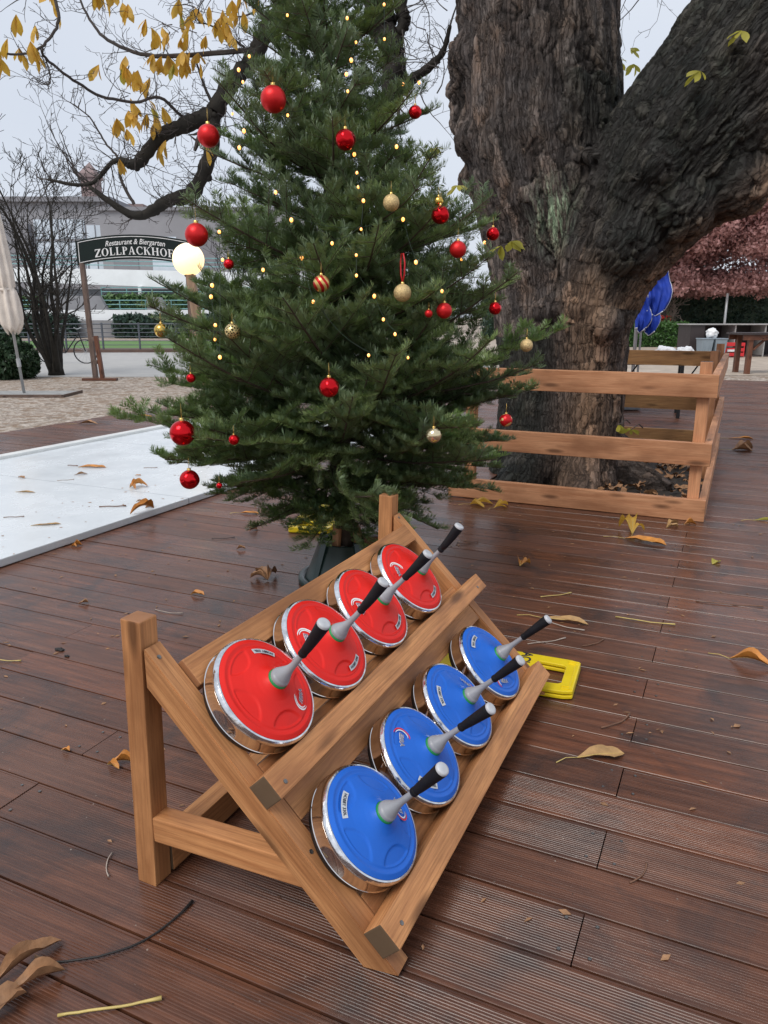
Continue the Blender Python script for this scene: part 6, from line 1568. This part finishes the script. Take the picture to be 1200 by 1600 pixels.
GL = [(-3.36, 3.50, .052, .17, 1.2, Or, 'big curled orange brown leaf draped over the rink edge', .9, .55, .22, 1),
 (-3.30, 2.96, 0, .06, .4, Or, 'small curled orange leaf at the foot of the rink edge', 1.0, .6, .1, 2),
 (-4.86, 4.52, ZR, .24, .35, Or, 'long slim orange leaf lying far out on the white rink', .4, .28, .02, 1),
 (-4.64, 4.27, ZR, .10, .7, Br, 'small red brown leaf beside the long one on the rink', .6, .4, .05, 1),
 (-4.97, 4.03, ZR, .09, -.2, Br, 'little dark brown leaf near the far left of the rink', .7, .4, .05, 1),
 (-4.56, 3.66, ZR, .15, .35, Ta, 'olive tan leaf lying flat on the left of the rink', .3, .25, .01, 1),
 (-3.72, 3.06, ZR, .17, .65, Ta, 'tan leaf nearest the deck on the left of the rink', .3, .24, .01, 1),
 (-3.92, 4.10, ZR, .13, .5, Or, 'orange compound leaf with one lobe standing up on the rink', .8, .5, .25, 3),
 (-3.40, 3.68, ZR, .07, 1.2, Br, 'small red brown leaf just behind the draped leaf on the rink', .9, .6, .12, 2),
 (-4.20, 4.46, ZR, .05, .2, Or, 'tiny orange leaf at the fir end of the rink', .5, .5, .05, 1),
 (-3.58, 3.79, ZR, .05, .9, Br, 'tiny brown leaf scrap near the rink edge by the fir', .5, .5, .05, 1),
 (-6.98, 7.50, .001, .22, .3, Or, 'orange leaf on the deck beyond the rink by the fir', .4, .4, .03, 1),
 (-7.14, 6.70, .001, .26, .4, Br, 'brown leaf on the deck beyond the rink near the gravel', .6, .3, .05, 1),
 (-2.20, 2.63, .001, .07, .2, Or, 'small orange leaf alone on the deck left of the stand', .8, .5, .12, 1),
 (-2.58, 2.32, .001, .045, .8, Br, 'tiny red brown leaf on the deck before the rink', .8, .6, .1, 1),
 (-1.53, 1.42, .001, .075, .1, Or, 'crumpled tan leaf beside the near left rack post', 1.0, .5, .15, 2),
 (-1.71, 1.42, .001, .028, .1, Or, 'tiny orange scrap on the gap left of the rack post', .8, .8, .1, 1),
 (-1.98, 2.94, .001, .11, 2.6, Br, 'dry brown leaf clump beside the fir stand', 1.1, .6, .28, 3),
 (-1.180, .750, .001, .150, 1.48, Br, 'large dry brown leaf at the bottom left corner, upper lobe', .9, .36, .10, 1),
 (-1.145, .742, .001, .122, 1.12, Br, 'torn dry brown leaf at the bottom left corner, middle lobe', 1.1, .34, .10, 1),
 (-1.135, .665, .001, .115, 1.2, Br, 'broad dry brown leaf at the bottom left corner, lowest lobe', .7, .55, .10, 1),
 (-.47, 4.52, .001, .15, 1.6, Yl, 'yellow leaf with lobes standing up before the fence', .7, .42, .55, 3),
 (-.50, 4.42, .001, .24, -.15, Or, 'orange leaf lying flat before the fence, below the yellow one', .4, .36, .04, 1),
 (-.30, 4.77, .001, .10, .6, Ta, 'small tan leaf near the fence corner', .9, .6, .22, 2),
 (-.21, 4.88, .001, .075, .3, Or, 'little orange leaf closest to the fence corner', .9, .7, .2, 1),
 (-.02, 4.12, .001, .075, 1.2, Gy, 'small yellow leaf on the wet deck at the right', .4, .7, .04, 1),
 (-.92, 3.67, .001, .075, 1.4, Or, 'small pair of orange leaves on the deck right of the fir', .9, .6, .22, 2),
 (-.66, 3.03, .001, .20, .12, Ta, 'long tan leaf behind the end handle of the blue row', .35, .26, .03, 1),
 (.08, 2.93, .001, .15, -.3, Or, 'red orange leaf near the right edge of the deck', 1.0, .35, .14, 1),
 (-.31, 2.02, .001, .145, .45, Ta, 'broad tan leaf on the deck right of the rack', .35, .44, .04, 1),
 (.18, 5.18, .001, .16, .2, Gy, 'pale leaf beside the fence on the right', .4, .3, .02, 1),
 (-.02, 8.75, .001, .24, .1, Or, 'orange leaf on the deck by the far fence end', .4, .35, .03, 1),
 (.02, 7.98, .001, .22, .3, Br, 'dark wet leaf on the deck along the side fence', .7, .6, .08, 2),
 (-1.58, 4.83, .001, .16, .35, Yl, 'bright yellow leaf against the bottom rail beside the fir', .6, .4, .12, 3),
 (-1.40, 4.80, .001, .13, .8, Yl, 'second bright yellow leaf against the bottom rail', .6, .45, .15, 2),
 (-2.87, 3.97, .001, .13, .4, Or, 'orange leaf between the rink and the fir stand', .5, .3, .04, 1),
 (-2.57, 3.64, .001, .06, 1.0, Br, 'small crumpled brown leaf left of the fir stand', 1.0, .7, .2, 2),
 (-2.42, 3.30, .001, .05, .3, Br, 'little dark leaf scrap left of the fir stand', 1.0, .6, .2, 1)]
for x, y, z, L, a, mt, lb, cu, wi, li, n in GL: ground_leaf(x, y, z, L, a, mt, lb, cu, wi, li, n, stalk=L > .12 and z < .04 and y > .8)
ST = [(-.94, .82, .185, .62, .0026, 'ystalk', 'thick yellow leaf stalk at the bottom left corner', .04), (-1.05, .97, .30, 1.0, .0022, 'blacktwig', 'curved black twig left of the rack', .35), (-1.22, 1.11, .085, -.9, .0014, 'paletwig', 'thin pale stalk before the near rack post', .2),
 (-2.38, 1.78, .12, .3, .002, 'ystalk', 'yellow stalk at the left edge of the deck', .1), (-.66, 3.33, .16, .75, .0022, 'ystalk', 'yellow stalk on the deck behind the blue row', .1), (-.56, 2.99, .20, -.25, .0022, 'paletwig', 'long pale stalk beside the tan leaf', .15), (-.58, 2.80, .17, .75, .002, 'paletwig', 'pale stalk by the handle of the end blue stock', .1),
 (-.41, 2.86, .12, 1.0, .0022, 'twig', 'brown twig on the deck right of the yellow sign', .2), (-.25, 3.18, .24, .05, .0024, 'ystalk', 'straw coloured stalk on the wet deck', .08), (.07, 3.54, .28, .18, .0022, 'twig', 'long thin brown twig at the right edge', .05), (-.24, 2.28, .14, 1.05, .0024, 'twig', 'orange brown twig right of the rack end', .2), (-.09, 1.60, .085, 1.25, .0018, 'twig', 'short red brown twig on the deck at the lower right', .25),
 (-1.30, 3.95, .14, .8, .002, 'twig', 'thin twig on the deck under the right fir branches', .1), (-2.62, 3.45, .13, .6, .0018, 'blacktwig', 'thin dark twig left of the stand', .15), (-2.15, 2.42, .14, .1, .0016, 'paletwig', 'fine pale stalk left of the rack', .2), (-1.30, 1.62, .10, .7, .002, 'blacktwig', 'dark twig under the rack', .1), (-1.75, 2.98, .18, 1.9, .0018, 'twig', 'upright dry stem in the leaf clump by the stand', .2)]
for x, y, L, a, q, mt, lb, bd in ST: stick(x, y, L, a, q, M[mt], lb, bd)
for x, y, L, a, q, mt, lb in [(-3.62, 3.62, .17, .55, .0035, 'twig', 'straight brown stalk lying on the rink'), (-3.98, 3.16, .12, .6, .0022, 'twig', 'thin stalk near the left edge of the rink'), (-4.55, 4.10, .12, .8, .002, 'paletwig', 'faint pale stalk in the middle of the rink'), (-4.3, 4.75, .11, .5, .002, 'twig', 'thin twig near the far rink strip'), (-4.95, 4.55, .10, .1, .003, 'twig', 'short brown stalk by the far strip of the rink')]:
    stick(x, y, L, a, q, M[mt], lb, .05, ZR)
for x, y, s, lb in ((-2.27, 1.93, .022, 'larger black crumb on the deck left of the rack'), (-2.20, 1.90, .012, 'smaller black crumb on the deck left of the rack')):
    o = lump('', (x, y, .004), s * .6, (1.6, .8, .5), None, x, .4).build('bark_crumb', M['blacktwig'], None, True); tag(o, lb, 'crumb')
# fine litter too small to count
def specks():
    mb = MB(); r_ = random.Random(5)
    for k in range(900):
        x = r_.uniform(-4, 1.6); y = r_.uniform(.5, 7); z = .001
        if -5.8 < x < -3.28: z = ZR
        if PIT[0] < x < PIT[1] and y > 5: continue
        if r_.random() > .45 + .55 * (y > 1.6): continue
        L = r_.uniform(.004, .016); a = r_.uniform(0, 6.28); w = L * r_.uniform(.25, .6)
        c, s = math.cos(a), math.sin(a); h = r_.uniform(.001, .004)
        mb.add([(x + px * c - py * s, y + px * s + py * c, z + pz) for px, py, pz in ((-L, 0, .0004), (0, w, h), (L, 0, .0006), (0, -w, h * .6))], [(0, 1, 2, 3)])
    tag(mb.build('litter', M['brownleaf']), 'fine crumbs of leaf and needle scattered over deck and rink', 'litter', kind='stuff')
specks()
